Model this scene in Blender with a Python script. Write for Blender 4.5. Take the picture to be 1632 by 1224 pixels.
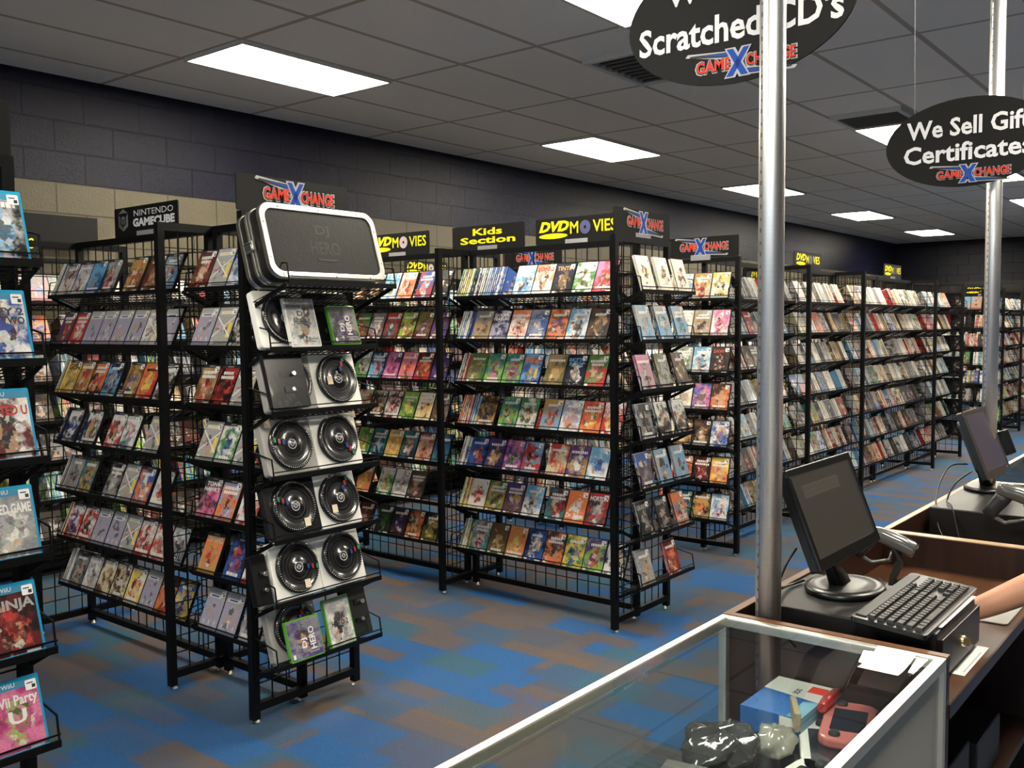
import bpy, bmesh, math, random
from mathutils import Matrix, Vector, Euler
R = math.radians
rnd = random.Random(7)
for o in list(bpy.data.objects): bpy.data.objects.remove(o)
S = bpy.context.scene
COL = S.collection
# ------------------------------------------------------------------ camera, world, exposure
cam = bpy.data.cameras.new('camera'); camo = bpy.data.objects.new('camera', cam); COL.objects.link(camo)
cam.sensor_width = 36.0; cam.sensor_fit = 'HORIZONTAL'; cam.lens = 1517.5/1632*36.0
cam.clip_start = .05; cam.clip_end = 80
_yaw, _pitch, _roll = .89574, -.060758, -.0079737
_f = Vector((math.cos(_pitch)*math.sin(_yaw), math.cos(_pitch)*math.cos(_yaw), math.sin(_pitch)))
_r = Vector((math.cos(_yaw), -math.sin(_yaw), 0)); _u = _r.cross(_f)
_c, _s = math.cos(_roll), math.sin(_roll)
_r2 = _c*_r+_s*_u; _u2 = -_s*_r+_c*_u
camo.matrix_world = Matrix(((_r2.x,_u2.x,-_f.x,0),(_r2.y,_u2.y,-_f.y,0),(_r2.z,_u2.z,-_f.z,1.6),(0,0,0,1)))
S.camera = camo
wd = bpy.data.worlds.new('world'); S.world = wd; wd.use_nodes = True
wd.node_tree.nodes['Background'].inputs[0].default_value = (.72,.77,.88,1)
wd.node_tree.nodes['Background'].inputs[1].default_value = 3.4
pl = bpy.data.lights.new('window_portal','AREA'); pl.shape='RECTANGLE'; pl.size=7.2; pl.size_y=2.1; pl.cycles.is_portal=True   # daylight of the shop front behind the camera
plo = bpy.data.objects.new('window_portal',pl); COL.objects.link(plo); plo.location=(-3.72,.1,1.5); plo.rotation_euler=(R(90),0,R(-90))
S.view_settings.view_transform = 'Standard'; S.view_settings.look = 'None'
S.view_settings.gamma = 1; S.view_settings.use_curve_mapping = False
S.view_settings.exposure = 0.1
LIGHT = 43.0            # brightness of the ceiling panels
# room: X runs along the block wall, Y towards it
CEIL = 3.27; WALLY = 6.3; FARX = 20.9; BACKX = -3.5; RIGHTY = -4.5
GX0, GY0, TL, TW = 3.4186, 5.3295, 1.2192, .6096

# ------------------------------------------------------------------ colour / material helpers
def lin(h):
    v = [int(h[i:i+2],16)/255 for i in (0,2,4)]
    return tuple(x/12.92 if x <= .04045 else ((x+.055)/1.055)**2.4 for x in v)
HEX = dict(white='e2e0da',cream='dccfa8',grey='85858a',silver='a6a6a4',dkgrey='37373b',black='121214',brown='6a4528',tan='b08c5a',
  gold='c0923a',yellow='ecc81c',orange='e8741c',red='c2201c',maroon='651819',pink='e070a0',magenta='b82470',purple='54367e',
  lavender='a29eb6',navy='1a2448',blue='2658a8',sky='62aad8',teal='1c7880',green='348034',lime='84bc2c',olive='6a6628',skin='d4a080',dkbrown='35241a',dkgreen='163a1c')
WORD = dict(dkgrey='dark grey',dkbrown='dark brown',dkgreen='dark green',sky='sky blue',navy='navy',skin='peach')
def word(c): return WORD.get(c,c)
def C(c): return lin(HEX[c]) if isinstance(c,str) and c in HEX else (lin(c) if isinstance(c,str) else c)
MATS = {}
def mat(name, col=(.5,.5,.5), rough=.5, metal=0, coat=0, spec=.5, bump=0, bscale=60, emit=None, estr=0):
    if name in MATS: return MATS[name]
    m = bpy.data.materials.new(name); m.use_nodes = True; nt = m.node_tree; b = nt.nodes['Principled BSDF']
    col = C(col) if isinstance(col,str) else col
    b.inputs['Base Color'].default_value = (*col,1); b.inputs['Roughness'].default_value = rough
    b.inputs['Metallic'].default_value = metal; b.inputs['Coat Weight'].default_value = coat
    b.inputs['Specular IOR Level'].default_value = spec
    if emit: b.inputs['Emission Color'].default_value = (*emit,1); b.inputs['Emission Strength'].default_value = estr
    if bump:
        tc = nt.nodes.new('ShaderNodeTexCoord'); n = nt.nodes.new('ShaderNodeTexNoise'); bp = nt.nodes.new('ShaderNodeBump')
        n.inputs['Scale'].default_value = bscale; n.inputs['Detail'].default_value = 4
        bp.inputs['Strength'].default_value = bump; bp.inputs['Distance'].default_value = .01
        nt.links.new(tc.outputs['Object'], n.inputs['Vector']); nt.links.new(n.outputs['Fac'], bp.inputs['Height']); nt.links.new(bp.outputs[0], b.inputs['Normal'])
    MATS[name] = m; return m
class NT:
    def __init__(s, name):
        s.m = bpy.data.materials.new(name); s.m.use_nodes = True; s.t = s.m.node_tree; s.b = s.t.nodes['Principled BSDF']; MATS[name] = s.m
    def n(s, typ, **kw):
        x = s.t.nodes.new(typ)
        for k,v in kw.items(): setattr(x,k,v)
        return x
    def link(s, a, b): s.t.links.new(a,b)
    def _in(s, sock, v):
        if hasattr(v,'node'): s.link(v, sock)
        elif v is not None: sock.default_value = v
    def math(s, op, a, b=None, c=None):
        x = s.n('ShaderNodeMath', operation=op)
        for i,v in enumerate((a,b,c)): s._in(x.inputs[i], v)
        return x.outputs[0]
    def mix(s, f, a, b, blend='MIX'):
        x = s.n('ShaderNodeMix', data_type='RGBA', blend_type=blend)
        s._in(x.inputs[0], f)
        for k,v in ((6,a),(7,b)):
            if isinstance(v,tuple) and len(v)==3: v = (*v,1)
            s._in(x.inputs[k], v)
        return x.outputs[2]
    def step(s, v, a, b):
        x = s.n('ShaderNodeMapRange', interpolation_type='SMOOTHSTEP')
        s._in(x.inputs[0], v); x.inputs[1].default_value=a; x.inputs[2].default_value=b
        return x.outputs[0]
    def noise(s, vec, sc, detail=2, rough=.5, dim='3D'):
        x = s.n('ShaderNodeTexNoise', noise_dimensions=dim); s._in(x.inputs['Vector'], vec)
        x.inputs['Scale'].default_value=sc; x.inputs['Detail'].default_value=detail; x.inputs['Roughness'].default_value=rough
        return x
    def xyz(s, x=0., y=0., z=0.):
        k = s.n('ShaderNodeCombineXYZ')
        for i,v in enumerate((x,y,z)): s._in(k.inputs[i], v)
        return k.outputs[0]
    def sep(s, v):
        k = s.n('ShaderNodeSeparateXYZ'); s.link(v, k.inputs[0]); return k.outputs
    def pos(s): return s.n('ShaderNodeNewGeometry').outputs['Position']
    def bump(s, h, st=.3, d=.01):
        k = s.n('ShaderNodeBump'); k.inputs['Strength'].default_value=st; k.inputs['Distance'].default_value=d
        s.link(h, k.inputs['Height']); s.link(k.outputs[0], s.b.inputs['Normal'])

def make_print_material():
    # printed paper artwork under a clear sleeve; three inks c1 c2 c3 come with the sheet, seed in c1 alpha
    q = NT('printed_cover'); a = []
    for k in ('c1','c2','c3'):
        x = q.n('ShaderNodeAttribute', attribute_name=k); a.append(x)
    uv = q.n('ShaderNodeUVMap', uv_map='uv').outputs[0]; u,v,_ = q.sep(uv)
    seed = q.math('MULTIPLY', a[0].outputs['Alpha'], 91.7)
    P = q.xyz(u, q.math('MULTIPLY', v, 1.4), seed)
    n1 = q.noise(P, 2.4, 5, .6).outputs['Fac']
    base = q.mix(q.step(q.math('ADD', n1, q.math('MULTIPLY', q.math('SUBTRACT', .5, v), .12)), .40,.60), a[0].outputs['Color'], a[1].outputs['Color'])
    du = q.math('MULTIPLY', q.math('SUBTRACT', u, .5), 1.9); dv = q.math('MULTIPLY', q.math('SUBTRACT', v, .42), 1.6)
    r = q.math('SQRT', q.math('ADD', q.math('MULTIPLY',du,du), q.math('MULTIPLY',dv,dv)))
    n2f = q.noise(P, 3.6, 6, .62).outputs['Fac']
    rr = q.math('ADD', r, q.math('MULTIPLY', q.math('SUBTRACT', n2f, .5), 2.0))
    fig = q.math('SUBTRACT', 1.0, q.step(rr, .36,.52))
    col = q.mix(fig, base, a[2].outputs['Color'])
    n4 = q.noise(P, 6.5, 5, .6).outputs['Fac']
    col = q.mix(q.math('MULTIPLY', q.step(n4, .50,.62), q.math('MULTIPLY', fig, .75)), col, (.46,.30,.19))
    n5 = q.noise(P, 5.0, 4, .6).outputs['Color']
    pv = q.n('ShaderNodeVectorMath', operation='MULTIPLY_ADD'); q.link(n5, pv.inputs[0]); pv.inputs[1].default_value=(.35,.35,0); q.link(P, pv.inputs[2])
    vo = q.n('ShaderNodeTexVoronoi', feature='F1'); q.link(pv.outputs[0], vo.inputs['Vector']); vo.inputs['Scale'].default_value=5.5
    vr = q.sep(vo.outputs['Color']); pick = vr[0]
    pc = q.mix(q.math('GREATER_THAN', pick, .22), a[2].outputs['Color'], a[1].outputs['Color'])
    pc = q.mix(q.math('GREATER_THAN', pick, .42), pc, (.50,.31,.19)); pc = q.mix(q.math('GREATER_THAN', pick, .56), pc, (.022,.02,.024))
    pc = q.mix(q.math('GREATER_THAN', pick, .72), pc, (.70,.65,.57)); pc = q.mix(q.math('GREATER_THAN', pick, .80), pc, a[0].outputs['Color'])
    reg = q.math('SUBTRACT', 1.0, q.step(q.math('ADD', rr, q.math('MULTIPLY', vr[1], .35)), .55, .80))
    col = q.mix(q.math('MULTIPLY', reg, .72), col, pc)
    n6 = q.noise(P, 17, 4, .7).outputs['Color']; sc = q.n('ShaderNodeVectorMath', operation='MULTIPLY_ADD'); q.link(n6, sc.inputs[0]); sc.inputs[1].default_value=(1.5,1.5,1.5); sc.inputs[2].default_value=(.18,.18,.18)
    mul = q.n('ShaderNodeVectorMath', operation='MULTIPLY'); q.link(col, mul.inputs[0]); q.link(sc.outputs[0], mul.inputs[1])
    q.link(mul.outputs[0], q.b.inputs['Base Color'])
    q.b.inputs['Roughness'].default_value=.4; q.b.inputs['Specular IOR Level'].default_value=.3; q.b.inputs['Coat Weight'].default_value=.18; q.b.inputs['Coat Roughness'].default_value=.08
    f = NT('printed_flat'); x = f.n('ShaderNodeAttribute', attribute_name='c1'); f.link(x.outputs['Color'], f.b.inputs['Base Color'])
    f.b.inputs['Roughness'].default_value=.35; f.b.inputs['Coat Weight'].default_value=.3; f.b.inputs['Coat Roughness'].default_value=.12
    return q.m, f.m
M_PRINT, M_FLAT = make_print_material()
def make_carpet():
    q = NT('carpet'); p = q.pos(); x,y,_ = q.sep(p)
    ws = q.sep(q.noise(p, 90, 2, .6).outputs['Color'])
    x = q.math('ADD', x, q.math('MULTIPLY', q.math('SUBTRACT', ws[0], .5), .05)); y = q.math('ADD', y, q.math('MULTIPLY', q.math('SUBTRACT', ws[1], .5), .16))
    def cell(sx, sy, off):
        row = q.math('FLOOR', q.math('DIVIDE', x, sy))
        wn = q.n('ShaderNodeTexWhiteNoise', noise_dimensions='2D'); q.link(q.xyz(row, off), wn.inputs['Vector'])
        cx = q.math('FLOOR', q.math('ADD', q.math('DIVIDE', y, sx), wn.outputs['Value']))
        wn2 = q.n('ShaderNodeTexWhiteNoise', noise_dimensions='3D'); q.link(q.xyz(cx, row, off), wn2.inputs['Vector'])
        return wn2.outputs['Value']
    dn = q.math('MULTIPLY', q.math('SUBTRACT', q.noise(p, 130, 4, .8).outputs['Fac'], .5), 1.1)
    def m(v,t): return q.step(q.math('ADD', v, dn), t-.05, t+.05)
    a = cell(.42,.20, 1.3); b = cell(.28,.24, 5.1); c = cell(.40,.12, 9.7); d = cell(.6,.33, 3.7)
    col = q.mix(m(d,.5), (.088,.076,.078), (.060,.070,.098))
    col = q.mix(m(c,.80), col, (.105,.078,.060))
    col = q.mix(m(b,.72), col, (.036,.078,.140))
    col = q.mix(m(a,.64), col, (.014,.086,.235))
    col = q.mix(m(cell(.34,.20,17.),.84), col, (.028,.090,.140))
    col = q.mix(m(cell(.30,.12,27.),.86), col, (.084,.072,.076))
    fine = q.noise(p, 210, 2, .7).outputs; 
    col = q.mix(q.math('MULTIPLY', q.step(fine['Fac'], .55,.66), .5), col, (.22,.12,.06))
    fine2 = q.noise(p, 290, 2, .7).outputs['Fac']
    col = q.mix(q.math('MULTIPLY', q.step(fine2, .56,.66), .5), col, (.02,.06,.13))
    q.link(col, q.b.inputs['Base Color']); q.b.inputs['Roughness'].default_value=.95; q.b.inputs['Specular IOR Level'].default_value=.15
    q.bump(fine['Fac'], .5, .004); return q.m
def make_block(name, ax, z_split, hi, lo, off=(0,0)):
    q = NT(name); p = q.pos(); s = q.sep(p); x = s[0] if ax=='x' else s[1]; z = s[2]
    br = q.n('ShaderNodeTexBrick'); br.offset=.5
    q.link(q.xyz(q.math('SUBTRACT', x, off[0]), q.math('SUBTRACT', z, off[1])), br.inputs['Vector'])
    for k,v in (('Scale',1),('Mortar Size',.0055),('Mortar Smooth',.35),('Brick Width',.4064),('Row Height',.2032)): br.inputs[k].default_value=v
    n = q.noise(p, 75, 5, .65).outputs['Fac']; nb = q.noise(p, 2.2, 3).outputs['Fac']
    top = q.mix(nb, tuple(c*.8 for c in hi), tuple(c*1.25 for c in hi))
    col = q.mix(q.math('GREATER_THAN', z, z_split), lo, top)
    col = q.mix(q.math('MULTIPLY', br.outputs['Fac'], .45), col, (.004,.004,.006))
    q.link(col, q.b.inputs['Base Color']); q.b.inputs['Roughness'].default_value=.27; q.b.inputs['Specular IOR Level'].default_value=.2
    h = q.math('SUBTRACT', q.math('MULTIPLY', n, .55), q.math('MULTIPLY', br.outputs['Fac'], 1.0))
    q.bump(h, .75, .012); return q.m
def make_ceiling():
    q = NT('ceiling_tile'); p = q.pos(); x,y,_ = q.sep(p)
    def line(v, o, per, w):
        t = q.math('FRACT', q.math('DIVIDE', q.math('SUBTRACT', v, o), per)); t = q.math('ABSOLUTE', q.math('SUBTRACT', t, .5))
        return q.math('GREATER_THAN', t, .5-w/2/per)
    l = q.math('MAXIMUM', line(x,GX0,TL,.024), line(y,GY0,TW,.024))
    lw = q.math('MAXIMUM', line(x,GX0,TL,.036), line(y,GY0,TW,.036))
    n = q.noise(p, 130, 3, .7).outputs['Fac']; nb = q.noise(p, 1.1, 2).outputs['Fac']
    col = q.mix(nb, (.80,.755,.70), (.87,.825,.765)); col = q.mix(q.step(n,.62,.7), col, (.70,.67,.63))
    col = q.mix(lw, col, (.50,.45,.39)); col = q.mix(l, col, (.44,.385,.32))
    q.link(col, q.b.inputs['Base Color']); q.b.inputs['Roughness'].default_value=.9; q.b.inputs['Specular IOR Level'].default_value=.2
    q.bump(q.math('ADD', n, q.math('MULTIPLY', l, 1.5)), .3, .004); return q.m
def make_wood(name, c0, c1, axis, rough=.35):
    q = NT(name); p = q.pos(); s = list(q.sep(p))
    sc = [26,26,26]; sc['xyz'.index(axis)] = 1.6
    v = q.xyz(*[q.math('MULTIPLY', s[i], float(sc[i])) for i in range(3)])
    n = q.noise(v, 1.0, 5, .6).outputs['Fac']; n2 = q.noise(p, 3, 2).outputs['Fac']
    col = q.mix(q.step(q.math('ADD', n, q.math('MULTIPLY', q.math('SUBTRACT', n2,.5), .3)), .3,.72), c0, c1)
    q.link(col, q.b.inputs['Base Color']); q.b.inputs['Roughness'].default_value=rough; return q.m
def make_glass(name, tint=(.93,.96,.95)):
    m = bpy.data.materials.new(name); m.use_nodes=True; t=m.node_tree; t.nodes.remove(t.nodes['Principled BSDF'])
    tr=t.nodes.new('ShaderNodeBsdfTransparent'); tr.inputs[0].default_value=(*tint,1)
    gl=t.nodes.new('ShaderNodeBsdfGlossy'); gl.inputs['Roughness'].default_value=.015
    fr=t.nodes.new('ShaderNodeFresnel'); fr.inputs[0].default_value=1.5; mx=t.nodes.new('ShaderNodeMixShader')
    ge=t.nodes.new('ShaderNodeNewGeometry'); sb=t.nodes.new('ShaderNodeMath'); sb.operation='SUBTRACT'; sb.inputs[0].default_value=1.3; ml=t.nodes.new('ShaderNodeMath'); ml.operation='MULTIPLY'; ml.use_clamp=True
    m2=t.nodes.new('ShaderNodeMath'); m2.operation='MULTIPLY'; m2.inputs[1].default_value=1.3   # both faces of the thin pane are counted on the front face
    t.links.new(ge.outputs['Backfacing'],m2.inputs[0]); t.links.new(m2.outputs[0],sb.inputs[1]); t.links.new(fr.outputs[0],ml.inputs[0]); t.links.new(sb.outputs[0],ml.inputs[1])
    t.links.new(ml.outputs[0],mx.inputs[0]); t.links.new(tr.outputs[0],mx.inputs[1]); t.links.new(gl.outputs[0],mx.inputs[2])
    t.links.new(mx.outputs[0],t.nodes['Material Output'].inputs[0]); MATS[name]=m; return m
M_CARPET=make_carpet(); M_CEIL=make_ceiling()
NAVY=(.0055,.006,.017); TAN=(.112,.098,.066)
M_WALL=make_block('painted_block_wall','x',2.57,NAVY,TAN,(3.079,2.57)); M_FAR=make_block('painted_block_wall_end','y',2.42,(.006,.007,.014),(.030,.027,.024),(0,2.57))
M_WOODX=make_wood('walnut_laminate','2a1610' and (.014,.0055,.004),(.040,.016,.010),'x',.32); M_WOODZ=make_wood('walnut_panel',(.013,.005,.004),(.034,.0135,.009),'z',.34)
M_WTOP=make_wood('walnut_worktop',(.058,.022,.009),(.115,.046,.019),'x',.28)
M_EDGE=mat('wood_edge',(.36,.24,.14),.4); M_EDGE2=mat('dark_wood_edge',(.14,.06,.026),.38)
M_GLASS=make_glass('clear_glass')
M_BLK=mat('black_powder_coat',(.003,.003,.0036),.5,spec=.18); M_WIRE=mat('black_wire',(.003,.003,.0035),.5,spec=.18)
M_PLB=mat('black_plastic',(.006,.006,.0065),.3,spec=.4); M_PLD=mat('dark_grey_plastic',(.022,.022,.023),.45); M_MATTE=mat('matte_black_board',(.008,.0078,.0075),.6,spec=.2)
M_ALU=mat('brushed_aluminium',(.92,.89,.80),.42,1); M_CHROME=mat('bright_steel',(.74,.74,.73),.24,1); M_BRASS=mat('brass',(.75,.58,.28),.3,1)
M_WHITE=mat('white_plastic','e4e3de',.35,coat=.2); M_PAPER=mat('white_paper',(.82,.81,.78),.7)
M_CLEAR=mat('clear_case_edge',(.42,.42,.42),.12,coat=.8)
M_FIX=mat('fixture_frame',(.55,.54,.5),.5)
M_EMIT=mat('lit_diffuser',(.9,.9,.9),.5,emit=(1,.915,.76),estr=LIGHT)
M_YEL=mat('yellow_letters',(.95,.85,.012),.5,spec=.2); M_LWH=mat('white_letters',(.78,.78,.80),.5); M_LRED=mat('red_letters',(.74,.045,.02),.5,spec=.2)
M_LBLUE=mat('blue_letters',(.012,.065,.36),.5,spec=.2); M_LGR=mat('silver_outline',(.42,.42,.43),.45); M_LBK=mat('black_outline',(.006,.006,.006),.5)
M_DISC=mat('disc_print',(.55,.45,.5),.3); M_DISCB=mat('disc_print_blue',(.10,.11,.22),.3); M_CLIP=mat('clear_sign_clip',(.35,.35,.37),.15,coat=.6)

# ------------------------------------------------------------------ mesh builder
class MB:
    def __init__(s): s.v=[]; s.f=[]; s.m=[]; s.mats=[]; s.c=[]; s.uv=[]; s.M=Matrix.Identity(4); s.has=False; s.sm=[]
    def mi(s, m):
        if m not in s.mats: s.mats.append(m)
        return s.mats.index(m)
    def face(s, pts, m, cols=None, uv=None, smooth=False):
        b=len(s.v); s.v += [tuple(s.M@Vector(p)) for p in pts]; s.f.append(tuple(range(b,b+len(pts)))); s.m.append(s.mi(m)); s.sm.append(smooth)
        s.c.append(cols); s.uv.append(uv)
        if cols: s.has=True
    def raw(s, vs, fs, m, smooth=False, cols=None):
        b=len(s.v); s.v += [tuple(s.M@Vector(p)) for p in vs]; k=s.mi(m)
        for f in fs: s.f.append(tuple(b+i for i in f)); s.m.append(k); s.c.append(cols); s.uv.append(None); s.sm.append(smooth)
        if cols: s.has=True
    def box(s, x0,x1,y0,y1,z0,z1, m, cols=None):
        v=[(x0,y0,z0),(x1,y0,z0),(x1,y1,z0),(x0,y1,z0),(x0,y0,z1),(x1,y0,z1),(x1,y1,z1),(x0,y1,z1)]
        s.raw(v,[(0,3,2,1),(4,5,6,7),(0,1,5,4),(1,2,6,5),(2,3,7,6),(3,0,4,7)],m,False,cols)
    def bar(s, a, b, w, m, h=None, up=(0,0,1)):
        a=Vector(a);b=Vector(b);d=(b-a).normalized();u=Vector(up)
        if abs(d.dot(u))>.95: u=Vector((0,1,0))
        r=d.cross(u).normalized();u=r.cross(d);h=h or w;r*=w/2;u*=h/2
        v=[a-r-u,a+r-u,a+r+u,a-r+u,b-r-u,b+r-u,b+r+u,b-r+u]
        s.raw(v,[(0,3,2,1),(4,5,6,7),(0,1,5,4),(1,2,6,5),(2,3,7,6),(3,0,4,7)],m)
    def loft(s, secs, m, seg=12, cap=True, smooth=True, power=2):
        # secs: (centre, rx, ry, [normal], [xaxis]); elliptical (or squared) rings joined
        P=[Vector(q[0]) for q in secs]; rings=[]
        for i,q in enumerate(secs):
            if len(q)>3 and q[3] is not None: d=Vector(q[3]).normalized()
            else: d=(P[min(i+1,len(P)-1)]-P[max(i-1,0)]).normalized()
            xa=Vector(q[4]) if len(q)>4 else (Vector((0,0,1)).cross(d) if abs(d.z)<.95 else Vector((1,0,0)))
            xa=(xa-d*xa.dot(d)).normalized(); ya=d.cross(xa); ring=[]
            for k in range(seg):
                t=2*math.pi*k/seg; c,sn=math.cos(t),math.sin(t); e=2/power
                ring.append(P[i]+xa*q[1]*math.copysign(abs(c)**e,c)+ya*q[2]*math.copysign(abs(sn)**e,sn))
            rings.append(ring)
        vs=[v for r in rings for v in r]; fs=[]
        for i in range(len(rings)-1):
            for k in range(seg):
                a=i*seg+k;b=i*seg+(k+1)%seg; fs.append((a,b,b+seg,a+seg))
        s.raw(vs,fs,m,smooth)
        if cap: s.raw(rings[0],[tuple(reversed(range(seg)))],m); s.raw(rings[-1],[tuple(range(seg))],m)
    def tube(s, pts, r, m, seg=8): s.loft([(p,r,r) for p in pts], m, seg)
    def cyl(s, a, b, r, m, seg=20, r2=None): s.loft([(a,r,r),(b,r2 or r,r2 or r)], m, seg)
    def lathe(s, c, prof, m, seg=28, axis='z', smooth=True):
        # prof: (radius, height)
        vs=[];fs=[];n=len(prof)
        for k in range(seg):
            t=2*math.pi*k/seg
            for r,h in prof:
                p={'z':(r*math.cos(t),r*math.sin(t),h),'y':(r*math.cos(t),h,r*math.sin(t)),'x':(h,r*math.cos(t),r*math.sin(t))}[axis]
                vs.append((c[0]+p[0],c[1]+p[1],c[2]+p[2]))
        for k in range(seg):
            for j in range(n-1):
                a=k*n+j;b=((k+1)%seg)*n+j; fs.append((a,b,b+1,a+1))
        s.raw(vs,fs,m,smooth)
    def prism(s, poly, t0, t1, m, plane='xz', cols=None):
        # polygon in a plane, extruded along the third axis
        def P(a,b,t): return {'xz':(a,t,b),'xy':(a,b,t),'yz':(t,a,b)}[plane]
        n=len(poly); v=[P(a,b,t0) for a,b in poly]+[P(a,b,t1) for a,b in poly]
        f=[tuple(range(n)),tuple(reversed(range(n,2*n)))]+[((i+1)%n,i,n+i,n+(i+1)%n) for i in range(n)]
        s.raw(v,f,m,False,cols)
    def text(s, body, m, cx, cz, w, h, y=0., bold=0., cols=None, thick=0., shear=0.):
        vs,fs=glyphs(body,bold,shear); xs=[v[0] for v in vs]; ys=[v[1] for v in vs]
        x0,x1,y0,y1=min(xs),max(xs),min(ys),max(ys); sx=w/(x1-x0); sy=h/(y1-y0)
        P=[(cx+(v[0]-(x0+x1)/2)*sx, y, cz+(v[1]-(y0+y1)/2)*sy) for v in vs]
        s.raw(P,fs,m,False,cols)
    def done(s, name, parent=None, loc=None, recalc=True):
        me=bpy.data.meshes.new(name); me.from_pydata(s.v,[],s.f)
        for m in s.mats: me.materials.append(m)
        me.polygons.foreach_set('material_index', s.m); me.polygons.foreach_set('use_smooth', s.sm)
        if recalc:
            bm=bmesh.new(); bm.from_mesh(me); bmesh.ops.remove_doubles(bm,verts=bm.verts,dist=1e-6) if not s.has else None
            bmesh.ops.recalc_face_normals(bm,faces=bm.faces) if not s.has else None
            bm.to_mesh(me); bm.free()
        if s.has:
            n=sum(len(f) for f in s.f); A=[[] for _ in range(3)]; U=[]
            for f,c,u in zip(s.f,s.c,s.uv):
                c=c or ((.01,.01,.01,0),)*3
                for k in range(len(f)):
                    for j in range(3):
                        q=c[j]; A[j]+= list(q) if len(q)==4 else [*q,1]
                    U += list(u[k]) if u else [0,0]
            for j,nm in enumerate(('c1','c2','c3')):
                at=me.color_attributes.new(nm,'FLOAT_COLOR','CORNER'); at.data.foreach_set('color',A[j])
            ul=me.uv_layers.new(name='uv'); ul.data.foreach_set('uv',U)
        return link(name, me, parent, loc)
_gl={}
def glyphs(body,bold=0.,shear=0.):
    k=(body,bold,shear)
    if k in _gl: return _gl[k]
    cu=bpy.data.curves.new('t','FONT'); cu.body=body; cu.size=1; cu.offset=bold; cu.resolution_u=2; cu.fill_mode='FRONT'; cu.shear=shear; cu.space_line=.8; cu.align_x='CENTER'
    ob=bpy.data.objects.new('t',cu); COL.objects.link(ob); dg=bpy.context.evaluated_depsgraph_get(); dg.update()
    me=bpy.data.meshes.new_from_object(ob.evaluated_get(dg))
    r=([tuple(v.co) for v in me.vertices],[tuple(p.vertices) for p in me.polygons])
    bpy.data.objects.remove(ob); bpy.data.curves.remove(cu); bpy.data.meshes.remove(me); _gl[k]=r; return r
def link(name, me, parent=None, loc=None):
    o=bpy.data.objects.new(name,me); COL.objects.link(o)
    if parent is not None: o.parent=parent
    if loc is not None: o.location=loc
    return o
def tag(o, label, cat, group=None, kind=None):
    assert 4<=len(label.split())<=16,(label,len(label.split()))
    o['label']=label; o['category']=cat
    if group: o['group']=group
    if kind: o['kind']=kind
    return o
def struct(o, label=None):
    o['kind']='structure'
    if label: o['label']=label
    return o
def thing(name, loc, label, cat, group=None, rz=0):
    o=bpy.data.objects.new(name,None); o.empty_display_size=.05; COL.objects.link(o); o.location=loc; o.rotation_euler=(0,0,rz); return tag(o,label,cat,group)
def bevel(o, w=.003, seg=2, ang=40):
    b=o.modifiers.new('b','BEVEL'); b.width=w; b.segments=seg; b.limit_method='ANGLE'; b.angle_limit=R(ang); return o
def rrect(x0,x1,z0,z1,r,n=5):
    P=[]
    for cx,cz,a in ((x1-r,z1-r,0),(x0+r,z1-r,90),(x0+r,z0+r,180),(x1-r,z0+r,270)):
        for k in range(n+1): t=R(a+90*k/n); P.append((cx+r*math.cos(t),cz+r*math.sin(t)))
    return P
def ell(cx,cz,rx,rz,n=24): return [(cx+rx*math.cos(2*math.pi*k/n),cz+rz*math.sin(2*math.pi*k/n)) for k in range(n)]

# ------------------------------------------------------------------ room shell
def shell():
    for nm,b,m in (('floor',(BACKX,FARX,RIGHTY,WALLY,-.1,0),M_CARPET),('ceiling',(BACKX,FARX,RIGHTY,WALLY,CEIL,CEIL+.1),M_CEIL),
        ('wall_left',(BACKX,FARX+.2,WALLY,WALLY+.2,-.1,CEIL+.1),M_WALL),('wall_far',(FARX,FARX+.2,RIGHTY,WALLY,-.1,CEIL+.1),M_FAR),
        ('wall_right',(BACKX,FARX+.2,RIGHTY-.2,RIGHTY,-.1,CEIL+.1),M_WALL)):
        q=MB(); q.box(*b,m); struct(q.done(nm))
    # shop front behind the camera: low wall, glazing bars and a header, daylight beyond
    q=MB(); q.box(BACKX-.2,BACKX,RIGHTY-.2,WALLY+.2,-.1,.5,M_FAR); q.box(BACKX-.2,BACKX,RIGHTY-.2,WALLY+.2,2.5,CEIL+.1,M_FAR)
    q.box(BACKX-.2,BACKX,3.6,WALLY+.2,.5,2.5,M_FAR); q.box(BACKX-.2,BACKX,RIGHTY-.2,-3.4,.5,2.5,M_FAR); struct(q.done('wall_back'))
    for i in range(4):
        y0=-3.4+i*1.75; q=MB()
        for a,b in (((y0,.5),(y0+1.75,.5)),((y0,2.5),(y0+1.75,2.5)),((y0,.5),(y0,2.5)),((y0+1.75,.5),(y0+1.75,2.5))): q.bar((BACKX-.1,a[0],a[1]),(BACKX-.1,b[0],b[1]),.06,M_ALU)
        w=struct(q.done('window_%d'%(i+1))); q=MB(); q.box(BACKX-.103,BACKX-.097,y0+.03,y0+1.72,.53,2.47,M_GLASS); q.done('glass_pane',w)
    for nm,b in (('baseboard_left',(BACKX,FARX,WALLY-.012,WALLY,0,.1)),('baseboard_far',(FARX-.012,FARX,RIGHTY,WALLY-.012,0,.1))):
        q=MB(); q.box(*b,M_MATTE); struct(q.done(nm))
shell()
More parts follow.
